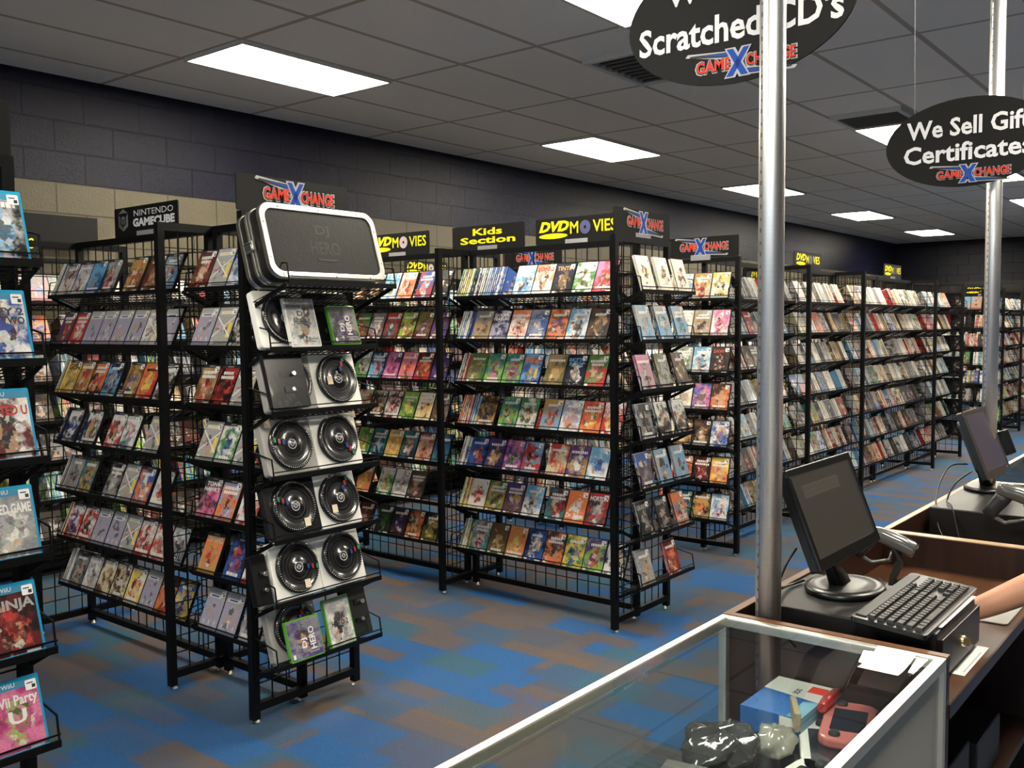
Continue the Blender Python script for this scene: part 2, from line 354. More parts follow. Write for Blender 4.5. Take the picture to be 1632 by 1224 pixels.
# ------------------------------------------------------------------ ceiling lights and vents
def light(i,j,label):
    x0=GX0+i*TL; y1=GY0-j*TW; t=thing('ceiling_light',(x0+TL/2,y1-TW/2,CEIL-.02),label,'ceiling light','fluorescent ceiling panels')
    q=MB(); a,b=TL/2-.012,TW/2-.012
    for s in (-1,1): q.box(-a,a,s*b-.012,s*b+.012,-.0,.022,M_FIX); q.box(s*a-.012,s*a+.012,-b+.012,b-.012,-.0,.022,M_FIX)
    q.done('frame',t); q=MB(); q.box(-a+.013,a-.013,-b+.013,b-.013,.004,.012,M_EMIT); q.done('diffuser',t)
NAMES={(0,0):'large lit ceiling panel nearest the block wall, above the left games rack',(3,0):'lit ceiling panel above the middle rack, second along the block wall',
 (6,0):'lit ceiling panel behind the front pole, third along the block wall',(9,0):'lit ceiling panel fourth along the block wall, right of the front pole',(12,0):'small farthest lit ceiling panel by the far corner',
 (0,4):'lit ceiling panel cut by the top edge, left of the big oval sign',(4,4):'lit ceiling panel beside the vent, left of the small oval sign',(6.45,4):'lit ceiling panel peeking out right of the small oval sign',(9,4):'lit ceiling panel at the right edge below the small oval sign'}
for (i,j),l in NAMES.items(): light(i,j,l)
light(-3,4,'added unseen lit ceiling panel left of the frame, over the left aisle')  # unseen panel, added to light the covers on the left rack
for i in (-3,0,3,6,9): light(i,8,'added unseen lit ceiling panel right of the frame, %s from the shop front'%('first second third fourth fifth'.split()[i//3+1]))  # unseen row of panels added to balance the lighting
def vent(x0,x1,y0,y1,label):
    t=thing('ceiling_vent',((x0+x1)/2,(y0+y1)/2,CEIL-.03),label,'ceiling vent','ceiling vents'); a=(x1-x0)/2;b=(y1-y0)/2
    q=MB()
    for s in (-1,1): q.box(-a,a,s*(b-.02)-.02,s*(b-.02)+.02,-.004,.03,M_FIX); q.box(s*(a-.02)-.02,s*(a-.02)+.02,-b+.04,b-.04,-.004,.03,M_FIX)
    q.done('frame',t); q=MB(); q.box(-a+.04,a-.04,-b+.04,b-.04,.024,.029,M_MATTE); q.done('backing',t)
    n=9
    for k in range(n):
        q=MB(); x=-a+.06+(2*a-.12)*k/(n-1); q.bar((x,-b+.041,.012),(x,b-.041,.012),.003,mat('vent_slat',(.22,.2,.18),.5),.022,(.6,0,1)); q.done('slat',t)
vent(GX0+TL*1.33,GX0+TL*1.93,GY0-TW*3.92,GY0-TW*3.08,'dark square ceiling vent left of the big oval sign')
vent(GX0+TL*3.5,GX0+TL*3.97,GY0-TW*4.97,GY0-TW*4.05,'slatted ceiling vent against the lit panel by the small oval sign')

# ------------------------------------------------------------------ racks
RH=2.06; LEAN=R(17); ROWZ=[1.768-.2517*k for k in range(7)]
_cache={}
def grid_mesh(w,h):
    k=('g',round(w,3),round(h,3))
    if k not in _cache:
        q=MB(); n=max(1,round(w/.0762)); m=round(h/.0762)
        for i in range(1,n): q.bar((w*i/n,0,0),(w*i/n,0,h),.0046,M_WIRE)
        for j in range(1,m): q.bar((0,.0046,h*j/m),(w,.0046,h*j/m),.0046,M_WIRE)
        o=q.done('wire_grid'); _cache[k]=o.data; bpy.data.objects.remove(o)
    return _cache[k]
def shelf_mesh(L,D):
    k=('s',round(L,3),D)
    if k not in _cache:
        q=MB(); tn=math.tan(LEAN); zb=lambda y:-(y+D)*tn
        for i in range(6): y=-D+D*i/5; q.bar((0,y,zb(y)),(L,y,zb(y)),.004,M_WIRE)
        n=round(L/.03)
        for i in range(n+1): x=L*i/n; q.bar((x,-D,0),(x,0,zb(0)),.0028,M_WIRE)
        q.bar((0,-D,.002),(L,-D,.002),.005,M_BLK,.02); q.bar((0,-D+.001,.026),(L,-D+.001,.026),.0045,M_WIRE)
        for x in (.004,L-.004):
            q.bar((x,-D,.0),(x,-D+.012,.075),.0045,M_WIRE); q.bar((x,-D+.012,.075),(x,0,.10),.0045,M_WIRE); q.bar((x,0,.10),(x,0,zb(0)-.02),.006,M_BLK,.006)
            q.bar((x,0,zb(0)-.022),(x,-D+.02,-.004),.004,M_BLK,.016)
        o=q.done('wire_shelf'); _cache[k]=o.data; bpy.data.objects.remove(o)
    return _cache[k]
def panel(rack, name, p0, p1, grid=True, feet=(0,1)):
    # upright framed grid panel between two floor points (world), posts included
    o=rack.location; a=Vector((p0[0]-o.x,p0[1]-o.y,0)); b=Vector((p1[0]-o.x,p1[1]-o.y,0)); d=(b-a); L=d.length; d.normalize()
    th=math.atan2(d.y,d.x); T=.032
    q=MB(); q.box(0,T,-T/2,T/2,.018,RH,M_BLK); q.box(L-T,L,-T/2,T/2,.018,RH,M_BLK)
    q.box(T,L-T,-T/2,T/2,.05,.05+T,M_BLK); q.box(T,L-T,-T/2,T/2,RH-T,RH,M_BLK)
    f=q.done(name,rack,a); f.rotation_euler=(0,0,th)
    if grid:
        g=link('wire_grid',grid_mesh(L-2*T,RH-.05-2*T),f,(T,0,.05+T))
    for e in feet:
        q=MB(); x=T/2+.012 if e==0 else L-T/2-.012; q.lathe((x,0,0),[(0,0),(.011,0),(.012,.005),(.006,.008),(.006,.019),(0,.019)],M_ALU,12); q.done('foot_glide',f)
    return f
def shelves(rack, th, x, y, L, D=.15, rows=range(7), off=.02):
    o=rack.location; n=Vector((math.sin(th),-math.cos(th),0))*off
    for k in rows:
        s=link('wire_shelf',shelf_mesh(L,D),rack,(x-o.x+n.x,y-o.y+n.y,ROWZ[k])); s.rotation_euler=(0,0,th)

# ------------------------------------------------------------------ disc cases
CW,CH,CT=.135,.19,.0145
def case_body(m,key):
    k=('c',key)
    if k not in _cache:
        q=MB(); q.box(-CW/2,CW/2,0,CT,0,CH,m); o=q.done('c'); bm=bmesh.new(); bm.from_mesh(o.data)
        bmesh.ops.bevel(bm,geom=bm.edges[:],offset=.002,segments=2,affect='EDGES'); bm.to_mesh(o.data); bm.free(); _cache[k]=o.data; bpy.data.objects.remove(o)
    return _cache[k]
M_WII=mat('blue_case_plastic',(.015,.30,.52),.25,coat=.4); M_XB=mat('green_case_plastic',(.10,.36,.03),.25,coat=.4)
BODY={'k':(M_PLB,'k'),'w':(M_WHITE,'w'),'c':(M_CLEAR,'c'),'b':(M_WII,'b'),'g':(M_XB,'g')}
def c4(c,s=1.):
    v=C(c); l=.3*v[0]+.6*v[1]+.1*v[2]; return (*[x*.82+l*.18 for x in v],s)
def sheet(q, cs, seed, back=True, title=None, tcol='white', style=None, W=CW, H=CH, T=CT):
    e=.0006; A=(c4(cs[0],seed),c4(cs[1]),c4(cs[2])); B=(c4(cs[1],seed*.7+.1),c4(cs[0]),c4(cs[2])); iw=.0075 if style=='u' else .003; w=W/2-iw; h0,h1=iw+.001,H-iw-.001
    flat=lambda c:(c4(c),)*3
    UV=[(0,0),(1,0),(1,1),(0,1)]
    q.face([(-w,-e,h0),(w,-e,h0),(w,-e,h1),(-w,-e,h1)],M_PRINT,A,UV)
    q.face([(-W/2-e,T-.002,h0),(-W/2-e,.002,h0),(-W/2-e,.002,h1),(-W/2-e,T-.002,h1)],M_PRINT,A,[(.1,0),(.25,0),(.25,1),(.1,1)])
    if back: q.face([(w,T+e,h0),(-w,T+e,h0),(-w,T+e,h1),(w,T+e,h1)],M_PRINT,B,UV)
    rr=random.Random(int(seed*1e6))
    def R4(x0,x1,z0,z1,c,k=1): q.face([(x0,-e-k*.00035,z0),(x1,-e-k*.00035,z0),(x1,-e-k*.00035,z1),(x0,-e-k*.00035,z1)],M_FLAT,flat(c))
    # spine lettering bar
    for z in (.05,.09,.13): q.face([(-W/2-e*1.6,T*.58,z-.011),(-W/2-e*1.6,T*.42,z-.011),(-W/2-e*1.6,T*.42,z+.011),(-W/2-e*1.6,T*.58,z+.011)],M_FLAT,flat(tcol))
    if style=='pre':      # silver resale sleeve: white label, yellow bar, red and blue mark
        R4(-w,w,H-.045,h1,'silver'); R4(-w*.75,w*.7,H-.036,H-.022,'white',2); R4(-w*.5,w*.5,H-.032,H-.027,'yellow',3); R4(w*.5,w*.86,.045,.115,'yellow'); R4(-w*.9,-w*.55,.012,.028,'white')
        for s in (-1,1): q.face([(-w,-.0011,.095+s*.045),(-w*.93,-.0011,.095+s*.05),(w,-.0011,.095-s*.045),(w*.93,-.0011,.095-s*.05)],M_FLAT,flat('white'))
        q.text('GAME',M_FLAT,-.036,.085,.038,.011,-.0016,.01,flat('red')); q.text('X',M_FLAT,-.008,.085,.016,.026,-.0016,.02,flat('blue')); 
    elif style=='lav':    # grey-lavender sleeve with a pale crown and zigzag
        R4(-w,w,H-.05,h1,'silver'); R4(-w*.8,w*.5,H-.045,H-.03,'white',2); R4(-w*.6,w*.3,H-.041,H-.034,'blue',3); 
        for s in (-1,0,1): q.face([(s*.04-.012,-.001,.012),(s*.04,-.001,.05),(s*.04+.012,-.001,.012),(s*.04,-.001,.04)],M_FLAT,flat('white'))
    else:
        if style=='gc' : R4(-w,w,H-.018,h1,'dkgrey'); R4(-w*.3,w*.3,H-.013,H-.008,'silver',2)
        if style=='u': R4(-w,w,H-.026,h1,'1a86b0'); q.text('WiiU',M_FLAT,-.012,H-.015,.034,.011,-.0014,.01,flat('white'))
        if title:
            ls=title.split('/'); n=len(ls); big=title in ('GUN','BEE','NHL','NBA','Wii Party/U','NINJA'); hh=.034 if big else .026 if n==1 else .020
            top=(H-.040 if big else H-.034) if style!='u' else H-.058
            if title in ('COUNSELOR','HATCHET','MURDER 3','NHL','NBA','Dr. Seuss'): top=.045
            for i,l in enumerate(ls): q.text(l,M_FLAT,0,top-i*(hh+.004),min(.112,(.034 if big else .022)*len(l)+.012),hh,-.0018,.03,flat(tcol))
        else:
            n=rr.choice((1,1,2)); z=rr.choice((H-.04,H-.04,.03)); 
            for i in range(n):
                a=rr.uniform(.5,.85)*w; x=-a
                while x<a:
                    d=rr.uniform(.006,.014); R4(x,min(x+d,a),z-i*.02-.007,z-i*.02+.007,tcol,1); x+=d+.003
        if rr.random()<.6: R4(-w*.9,-w*.6,.008,.02,'white',1)
        if rr.random()<.5: R4(w*.3,w*.9,.008,.014,'white',1)
    return q
def sticker(par,seed=0):
    k='sticker'
    if k not in _cache:
        q=MB(); x0,x1,z0,z1=.03,.058,.152,.178; q.prism(rrect(x0,x1,z0,z1,.003,3),-.0026,-.0022,M_PAPER); q.box(.034,.05,-.0029,-.0025,.168,.171,M_PLD); q.box(.046,.055,-.0029,-.0025,.156,.165,M_PLD)
        o=q.done('price_sticker'); _cache[k]=o.data; bpy.data.objects.remove(o)
    link('price_sticker',_cache[k],par)
_o='first second third fourth fifth sixth seventh eighth ninth tenth eleventh twelfth thirteenth fourteenth fifteenth sixteenth seventeenth eighteenth nineteenth'.split()
ORD=list(_o)
for _t,_n in (('twentieth','twenty'),('thirtieth','thirty'),('fortieth','forty'),('fiftieth','fifty'),('sixtieth','sixty'),('seventieth','seventy')): ORD += [_t]+[_n+'-'+x for x in _o[:9]]
ROWN=['top','second','third','fourth','fifth','sixth','bottom']
stuff=MB(); NDVD=[0]; MAXDVD=300
DEFS={}
def put_case(M, cs, body='k', kind='dvd_case', label='', group='', title=None, tcol='white', style=None, stick=True, indiv=True):
    seed=rnd.random()
    if kind=='dvd_case':
        if NDVD[0]>=MAXDVD: indiv=False
        elif indiv: NDVD[0]+=1
    if not indiv:
        q=stuff; q.M=M; A=(c4(cs[0],seed),c4(cs[1]),c4(cs[2])); t=CT-.001
        q.box(-CW/2,CW/2,0,t,0,CH,BODY[body][0]); e=.0006; w=CW/2-.003; UV=[(0,0),(1,0),(1,1),(0,1)]
        q.face([(-w,-e,.004),(w,-e,.004),(w,-e,CH-.004),(-w,-e,CH-.004)],M_PRINT,A,UV); q.face([(w,t+e,.004),(-w,t+e,.004),(-w,t+e,CH-.004),(w,t+e,CH-.004)],M_PRINT,A,UV)
        q.face([(-CW/2-e,t,.004),(-CW/2-e,0,.004),(-CW/2-e,0,CH-.004),(-CW/2-e,t,CH-.004)],M_PRINT,A,[(.1,0),(.25,0),(.25,1),(.1,1)])
        for z in (.05,.1,.14): q.face([(-CW/2-.0011,t*.58,z-.011),(-CW/2-.0011,t*.42,z-.011),(-CW/2-.0011,t*.42,z+.011),(-CW/2-.0011,t*.58,z+.011)],M_FLAT,(c4(tcol),)*3)
        q.M=Matrix.Identity(4); return
    o=link(kind,case_body(*BODY[body])); o.matrix_world=M; tag(o,label,'DVD' if kind=='dvd_case' else 'video game',group)
    sheet(MB(),cs,seed,True,title,tcol,style).done('cover_sheet',o,recalc=False)
    if stick: sticker(o)
def parse(tok):
    # "c1 c2 c3|TITLE|tcol|style"
    p=tok.split('|'); cs=p[0].split(); cs=(cs+[cs[-1]]*3)[:3]
    return cs,(p[1] if len(p)>1 and p[1] else None),(p[2] if len(p)>2 and p[2] else 'white'),(p[3] if len(p)>3 and p[3] else None)
def rowM(th,x,y,z,D,long=False,off=.02):
    n=Vector((math.sin(th),-math.cos(th),0))*off
    return Matrix.Translation((x+n.x,y+n.y,z))@Matrix.Rotation(th,4,'Z')@Matrix.Translation((0,-D+.005,.004))@Matrix.Rotation(-(R(24) if long else LEAN),4,'X')
def fill(th,x,y,L,k,toks,where,kind='dvd_case',start=.03,pitch=.1375,D=.15,style=None,indiv=True,spc=None,jit=.003,bodies='k'):
    B=rowM(th,x,y,ROWZ[k],D,L>.58 or th==FX and L<.556); lx=start; nf=0; ns=0; noun='DVD case' if kind=='dvd_case' else 'game case'; used={}
    for t in toks:
        if t[0]=='-': lx+=float(t[1:] or .05); continue
        if t[0]=='S':      # run of spine-out cases, S<n>:palette
            h,pal=(t[1:].split(':')+[''])[:2]; n=int(h); pal=pal.split() or spc
            for i in range(n):
                a=rnd.choice(pal); b=rnd.choice(pal); c=rnd.choice(pal); ns+=1
                if lx+.0155>L: break
                m=B@Matrix.Translation((lx,0,0))@Matrix.Rotation(R(90),4,'Z')@Matrix.Translation((CW/2,0,0))
                put_case(m,(a,b,c),rnd.choice('kkw'),kind,'slim %s %s, %s spine in line, %s shelf, %s'%(word(a),noun,ORD[ns-1],ROWN[k],where),'spine-out cases on the '+where,None,rnd.choice(('white','black','yellow','white','silver')),None,False,indiv); lx+=.0152
            lx+=.004; continue
        cs,ti,tc,st=parse(t); st=st or style
        if lx+CW>L+.01: break
        nf+=1; m=B@Matrix.Translation((lx+CW/2,0,rnd.uniform(-.0,.001)))@Matrix.Rotation(R(rnd.uniform(-.8,.8)),4,'Y')
        nm=word(cs[0]) if cs[0]==cs[1] else '%s and %s'%(word(cs[0]),word(cs[1]))
        put_case(m,cs,rnd.choice(bodies),kind,'%s %s, %s from left, %s shelf, %s'%(nm,noun,ORD[nf-1],ROWN[k],where),'cases on the '+where,ti,tc,st,rnd.random()<.8,indiv)
        lx+=pitch
FX=-R(90)  # rows that face -X
# ---- left games rack (two bays, panel runs towards the wall)
def rackA(name,cx,y0,bays,label,wing=.57):
    rk=thing(name,(cx,y0,0),label,'display rack','black grid display racks'); ys=[y0]
    for b in bays: ys.append(ys[-1]+b)
    for y in ys: panel(rk,'end_panel',(cx-wing/2,y),(cx+wing/2,y))
    for a,b in zip(ys,ys[1:]):
        panel(rk,'centre_panel',(cx,b-.018),(cx,a+.018),True,(0,1)); shelves(rk,FX,cx,b-.022,b-a-.044)
    return rk,ys
r1,y1=rackA('display_rack',2.555,3.178,[.598,1.254],'black grid display rack at left holding turntables on its end panel')
shelves(r1,0,2.555-.28,3.178,.56,.15,range(1,7)); s0=link('deep_wire_shelf',shelf_mesh(.56,.27),r1,(-.28,-.02,ROWZ[0]))
G1R=[ # rear bay, left to right, top to bottom
 ['S3:white silver','grey white red','lavender white maroon','sky blue teal','silver dkgrey red','-.09','gold brown orange','-.02','brown maroon tan','-.0','grey sky brown'],
 ['purple brown red','red red white','lavender|||lav','lavender|||lav','lavender|||lav','lavender|||lav','silver white grey|||pre','lavender|||lav'],
 ['S2:yellow cream','yellow gold olive|GUN|dkbrown','gold olive red','orange dkbrown red','navy sky grey','-.05','gold brown blue','orange red yellow||black|disc','-.01','white black red'],
 ['S2:white navy','white navy blue','-.06','white navy gold','-.09','white red maroon','white teal pink','-.08','silver|||pre'],
 ['S2:white silver','silver grey black','teal gold brown','-.12','black grey silver','silver|||pre','blue orange white','-.02','silver white red'],
 ['S1:cream','white red blue|NBA|navy','white red black','lavender|||lav','lavender|||lav','silver|||pre','white red black','white red grey','white grey navy|NHL|navy'],
 ['S3:white silver','dkgrey grey silver','silver white grey','cream brown tan','cream dkbrown brown','white yellow red','lavender|||lav','dkbrown orange red','blue yellow navy']]
G1F=[['brown maroon skin','silver|||pre','blue white sky|PRE-PLAYED/GAME|yellow','silver|||pre'],['lavender|||lav','silver|||pre','white black olive','lavender|||lav'],
 ['tan brown red','red black maroon','silver|||pre','silver|||pre'],['-.01','silver|||pre','white green blue','silver|||pre'],
 ["dkgrey pink magenta|TONY/HAWK'S|white",'sky orange red','-.02','white red black'],["orange gold red|TONY HAWK'S|cream",'-.05','navy blue red','white red grey'],['lavender|||lav','lavender|||lav','-.02','grey silver dkgrey']]
for k in range(7):
    fill(FX,2.555,y1[2]-.022,1.21,k,G1R[k],'left rack rear bay','game_case',style='gc',spc=['white','silver'])
    fill(FX,2.555,y1[1]-.022,.555,k,G1F[k],'left rack front bay','game_case',style='gc',start=.02)
# ---- leftmost rack, only its end panel in view
r0,y0s=rackA('display_rack',.886,2.637,[1.254],'black grid display rack at the left edge with blue-edged game cases')
shelves(r0,0,.886-.28,2.637,.56)
G0=[['navy dkgrey black|||u','dkgrey silver black|ORIGINS|silver|u','silver black sky|||u'],['white blue navy|||u','white sky navy|OF TWO|navy|u','white blue purple|CKEY 2/R OF TWO|dkgrey|u'],['red white black|||u','white red dkgrey|||u','white maroon dkgrey|MIXTED U|red|u'],
 ['silver blue white|||u','silver white grey|PLAYED GAME|white|u','silver grey white|LAYED GAME|white|u'],['maroon black red|||u','red black silver|||u','black maroon red|NINJA|silver|u'],['lime white pink|||u','white yellow green|||u','magenta pink lime|Wii Party/U|white|u']]
for k in range(6): fill(0,.886-.28,2.637,.56,k,G0[k],'leftmost rack end panel','game_case',bodies='b',start=.125)
# ---- middle rack
r2,y2=rackA('display_rack',4.405,2.637,[1.22,1.254],'black grid display rack in the middle under the yellow section signs')
shelves(r2,0,4.405-.28,2.637,.56)
KID='yellow lime sky white red blue teal green purple cream navy orange'.split()
G2F=[['S7:lime yellow cream white olive teal','S6:green blue white navy','S7:white sky lavender blue','S2:blue','-.06','white sky navy','tan white brown|SONIC|red','navy black gold|TINTIN|gold','white green olive','pink red brown'],
 ['S6:white sky orange white red blue','grey tan brown','navy lavender blue|DOUBLE/FEATURE|white','orange white red','grey blue white','orange brown purple','sky white brown','brown dkgrey tan','white sky green|ANT BULLY|red'],
 ['S3','olive green tan','teal lime pink','teal lime magenta','sky blue yellow|BEE|orange','-.03','tan olive gold','navy black white|BETTY/BOOP|sky','green red skin','sky green brown'],
 ['S8:white silver red orange white sky','dkbrown gold navy','-.03','teal lime brown','green white brown','-.03','gold sky red','lavender white orange','red orange yellow','white red yellow|CARTOON/CLASSICS|red'],
 ['S3:blue red white','blue navy red','purple navy gold','pink purple green','sky red black','-.04','red cream orange','purple gold white','sky white blue','black dkgrey white|Coraline|gold'],
 ['S3','white cream red','green gold olive','purple brown gold','sky white brown','-.03','maroon teal red','orange orange white|Dr. Seuss|white','red dkgrey silver|HORTON|white','sky sky grey|HORTON|white'],
 ['S4:yellow teal cream','silver teal red','brown olive gold','gold orange yellow','navy blue white','dkgrey orange brown','yellow green blue','purple lime red','navy white gold']]
for k in range(7): fill(FX,4.405,y2[1]-.022,1.176,k,G2F[k],'middle rack front bay',spc=KID,start=.03,pitch=.1362)
G2W=[['white cream brown','white cream brown','white cream brown'],['silver sky teal','silver sky teal','silver sky teal'],['pink silver brown','olive silver grey','brown dkgrey gold'],
 ['dkgrey grey black','white black skin|COUNSELOR|black','white black skin|COUNSELOR|black'],['blue brown grey','silver sky dkgrey','silver sky dkgrey'],['dkgrey black grey|GRAVITY|silver','dkgrey black grey|GRAVITY|silver','orange grey brown|HATCHET|white'],['grey silver gold','-.05','maroon red orange']]
for k in range(7): fill(0,4.405-.28,2.637,.56,k,sum([[t,'-.045'] for t in G2W[k]],[]),'middle rack end panel',start=.02,bodies='kc')
G2R=[['navy dkgrey gold','dkbrown black skin','black brown orange','dkgrey black tan','sky white green','white orange red','-.02','blue red white','black'],
 ['green teal lime','gold maroon orange','green maroon red','grey maroon white','red dkgrey teal','lime maroon yellow','olive maroon purple','maroon purple gold'],
 ['purple grey silver','olive dkgrey tan','silver green dkgreen','navy sky red','purple pink magenta','pink orange red','dkbrown red orange','navy purple'],
 ['navy black blue','gold navy black','cream red skin','cream black tan','white maroon red','lime green yellow','white yellow red','grey brown'],
 ['teal black navy','magenta purple red','lime green yellow','teal navy sky','gold yellow orange','teal navy skin','maroon skin red','blue teal'],
 ['cream tan olive','maroon black white','gold orange yellow','-.06','white green yellow','white silver grey','brown dkgrey skin'],
 ['navy black blue','dkgrey black grey','maroon dkbrown red','-.04','dkgreen black green','navy dkbrown purple','dkbrown orange gold','black olive yellow']]
for k in range(7): fill(FX,4.405,y2[2]-.022,1.21,k,G2R[k],'middle rack rear bay',start=.06,pitch=.14)
# ---- long rack running along the wall direction
LX=[6.045,7.31,8.58,10.885,12.03]; LY=3.13
r3=thing('display_rack',(LX[0],LY,0),'long black grid display rack running back behind the front pole','display rack','black grid display racks')
for x in LX: panel(r3,'end_panel',(x,LY+.285),(x,LY-.285))
for a,b in zip(LX,LX[1:]):
    segs=[(a,b)] if b-a<1.6 else [(a,(a+b)/2),((a+b)/2,b)]
    for c,d in segs:
        panel(r3,'centre_panel',(c+.018,LY),(d-.018,LY)); shelves(r3,0,c+.022,LY,d-c-.044)
shelves(r3,FX,LX[0],LY+.28,.56)
G3W=[['cream tan orange','white sky black','gold cream red','yellow white olive||dkgreen'],['white cream silver','cream white tan','silver tan brown','pink white magenta|4|white'],['white red silver','silver green white','sky white navy','dkbrown black maroon|SAW V|red'],  # the white cover starting the second row has glare put into its colour
 ['white white cream','white cream silver','blue pink skin','dkbrown orange skin'],['cream white tan','dkbrown gold white','brown black tan','white blue skin'],['white red','brown orange red','maroon black red','yellow orange skin'],['red white','teal black navy','black gold orange','sky white pink']]  # white cover at the start of the fourth row is painted glare too
for k in range(7): fill(FX,LX[0],LY+.28,.56,k,G3W[k],'long rack end panel',start=.005,pitch=.138)
NEU='white cream cream silver silver grey grey dkgrey dkgrey tan brown red dkbrown navy black black'.split()
PAL=['white cream white silver white','white silver grey cream white tan','grey dkgrey silver brown grey','red tan white maroon cream','navy grey dkgrey silver black','brown dkgrey tan gold cream','white sky silver grey']
def longtoks(n,rr,k=0):
    t=[]
    while n>0:
        a=rr.random(); dark=rr.random()<.12+.09*k  # lower shelves get darker case colours, standing in for the dimmer light
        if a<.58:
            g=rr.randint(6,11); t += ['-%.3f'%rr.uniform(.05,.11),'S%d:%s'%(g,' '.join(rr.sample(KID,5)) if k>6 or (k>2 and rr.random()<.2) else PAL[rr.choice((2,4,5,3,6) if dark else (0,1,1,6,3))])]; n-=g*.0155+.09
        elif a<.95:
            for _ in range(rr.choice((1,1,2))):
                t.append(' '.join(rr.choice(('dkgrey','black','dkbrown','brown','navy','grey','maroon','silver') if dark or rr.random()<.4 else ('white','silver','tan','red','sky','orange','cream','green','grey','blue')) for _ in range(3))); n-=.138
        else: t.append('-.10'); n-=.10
    return t
rr=random.Random(31)
bn=['first bay of long rack','second bay of long rack','third bay of long rack','fourth bay of long rack','fifth bay of long rack']; bi=0
for a,b in zip(LX,LX[1:]):
    segs=[(a,b)] if b-a<1.6 else [(a,(a+b)/2),((a+b)/2,b)]
    for c,d in segs:
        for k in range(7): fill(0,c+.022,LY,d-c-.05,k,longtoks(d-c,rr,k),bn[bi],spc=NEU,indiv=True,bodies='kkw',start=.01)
        bi+=1
# backs of cases hung on the far side of the last end panel
for k in range(7): shelves(r3,R(90),LX[-1],LY-.28,.56,rows=[k]); fill(R(90),LX[-1],LY-.28,.56,k,['black dkgrey','red' if k==1 else 'black dkgrey','red maroon' if k==1 else 'black','dkgrey black'],'',indiv=False)
# ---- rear rack, wall fixture and far racks: seen in gaps
def rackB(cy,xs,label,front,w=.56):
    rk=thing('display_rack',(xs[0],cy,0),label,'display rack','black grid display racks')
    for x in xs: panel(rk,'end_panel',(x,cy+w/2),(x,cy-w/2))
    for a,b in zip(xs,xs[1:]): panel(rk,'centre_panel',(a+.018,cy),(b-.018,cy)); shelves(rk,0,a+.022,cy,b-a-.044)
    if front: shelves(rk,FX,xs[0],cy+w/2,w)
    return rk
r4=rackB(4.6,[6.03,7.25,8.47,9.69,10.91,12.13],'black grid display rack standing between the long rack and the block wall',True)
for k in range(7): fill(FX,6.03,4.88,.56,k,longtoks(.56,rr,k),'',indiv=False,spc=NEU)
for a in (6.03,7.25,8.47,9.69,10.91):
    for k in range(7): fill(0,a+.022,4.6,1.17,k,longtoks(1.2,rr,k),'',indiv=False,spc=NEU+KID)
r5=thing('grid_rack',(.8,6.15,0),'black grid wall rack full of cases along the block wall','display rack')
xs=[.8+1.23*i for i in range(6)]
for a in xs: panel(r5,'grid_panel',(a,6.2),(a+1.22,6.2)); shelves(r5,0,a+.01,6.2,1.2,.15)
for a in xs:
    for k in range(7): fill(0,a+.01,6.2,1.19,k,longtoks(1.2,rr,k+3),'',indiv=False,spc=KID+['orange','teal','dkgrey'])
r6=thing('display_rack',(14.6,LY,0),'black grid display rack farther along, beyond the long rack','display rack','black grid display racks')
for x in (14.2,15.4,16.6): panel(r6,'end_panel',(x,LY+.28),(x,LY-.28))
for a in (14.2,15.4): panel(r6,'centre_panel',(a+.018,LY),(a+1.18,LY)); shelves(r6,0,a+.022,LY,1.15)
shelves(r6,FX,14.2,LY+.28,.56)
for k in range(7):
    fill(FX,14.2,LY+.28,.56,k,longtoks(.56,rr,k),'',indiv=False,spc=NEU)
    for a in (14.2,15.4): fill(0,a+.022,LY,1.15,k,longtoks(1.15,rr,k),'',indiv=False,spc=NEU)
r7=thing('grid_rack',(17.55,3.9,0),'black grid rack near the far wall with bright face-out cases','display rack')
for y in (4.6,4.0,3.4): panel(r7,'grid_panel',(17.55,y),(17.55,y-.6)); shelves(r7,FX,17.55,y,.6)
for y in (4.6,4.0,3.4):
    for k in range(7): fill(FX,17.55,y,.6,k,longtoks(.3,rr)+['-.02']+[' '.join(rr.choice(('white','cream','orange','pink','sky','red','skin')) for _ in range(3)) for _ in range(3)],'',indiv=False,spc=NEU)
so=stuff.done('dvd_cases',recalc=False); tag(so,'remaining rows of DVD cases on the farther bays, rear racks and wall racks','DVDs',None,'stuff')
q=MB(); q.box(1.2,3.31,6.215,6.295,2.15,2.345,M_MATTE); tag(q.done('header_board'),'dark grey header board on the block wall above the wall rack','sign board')

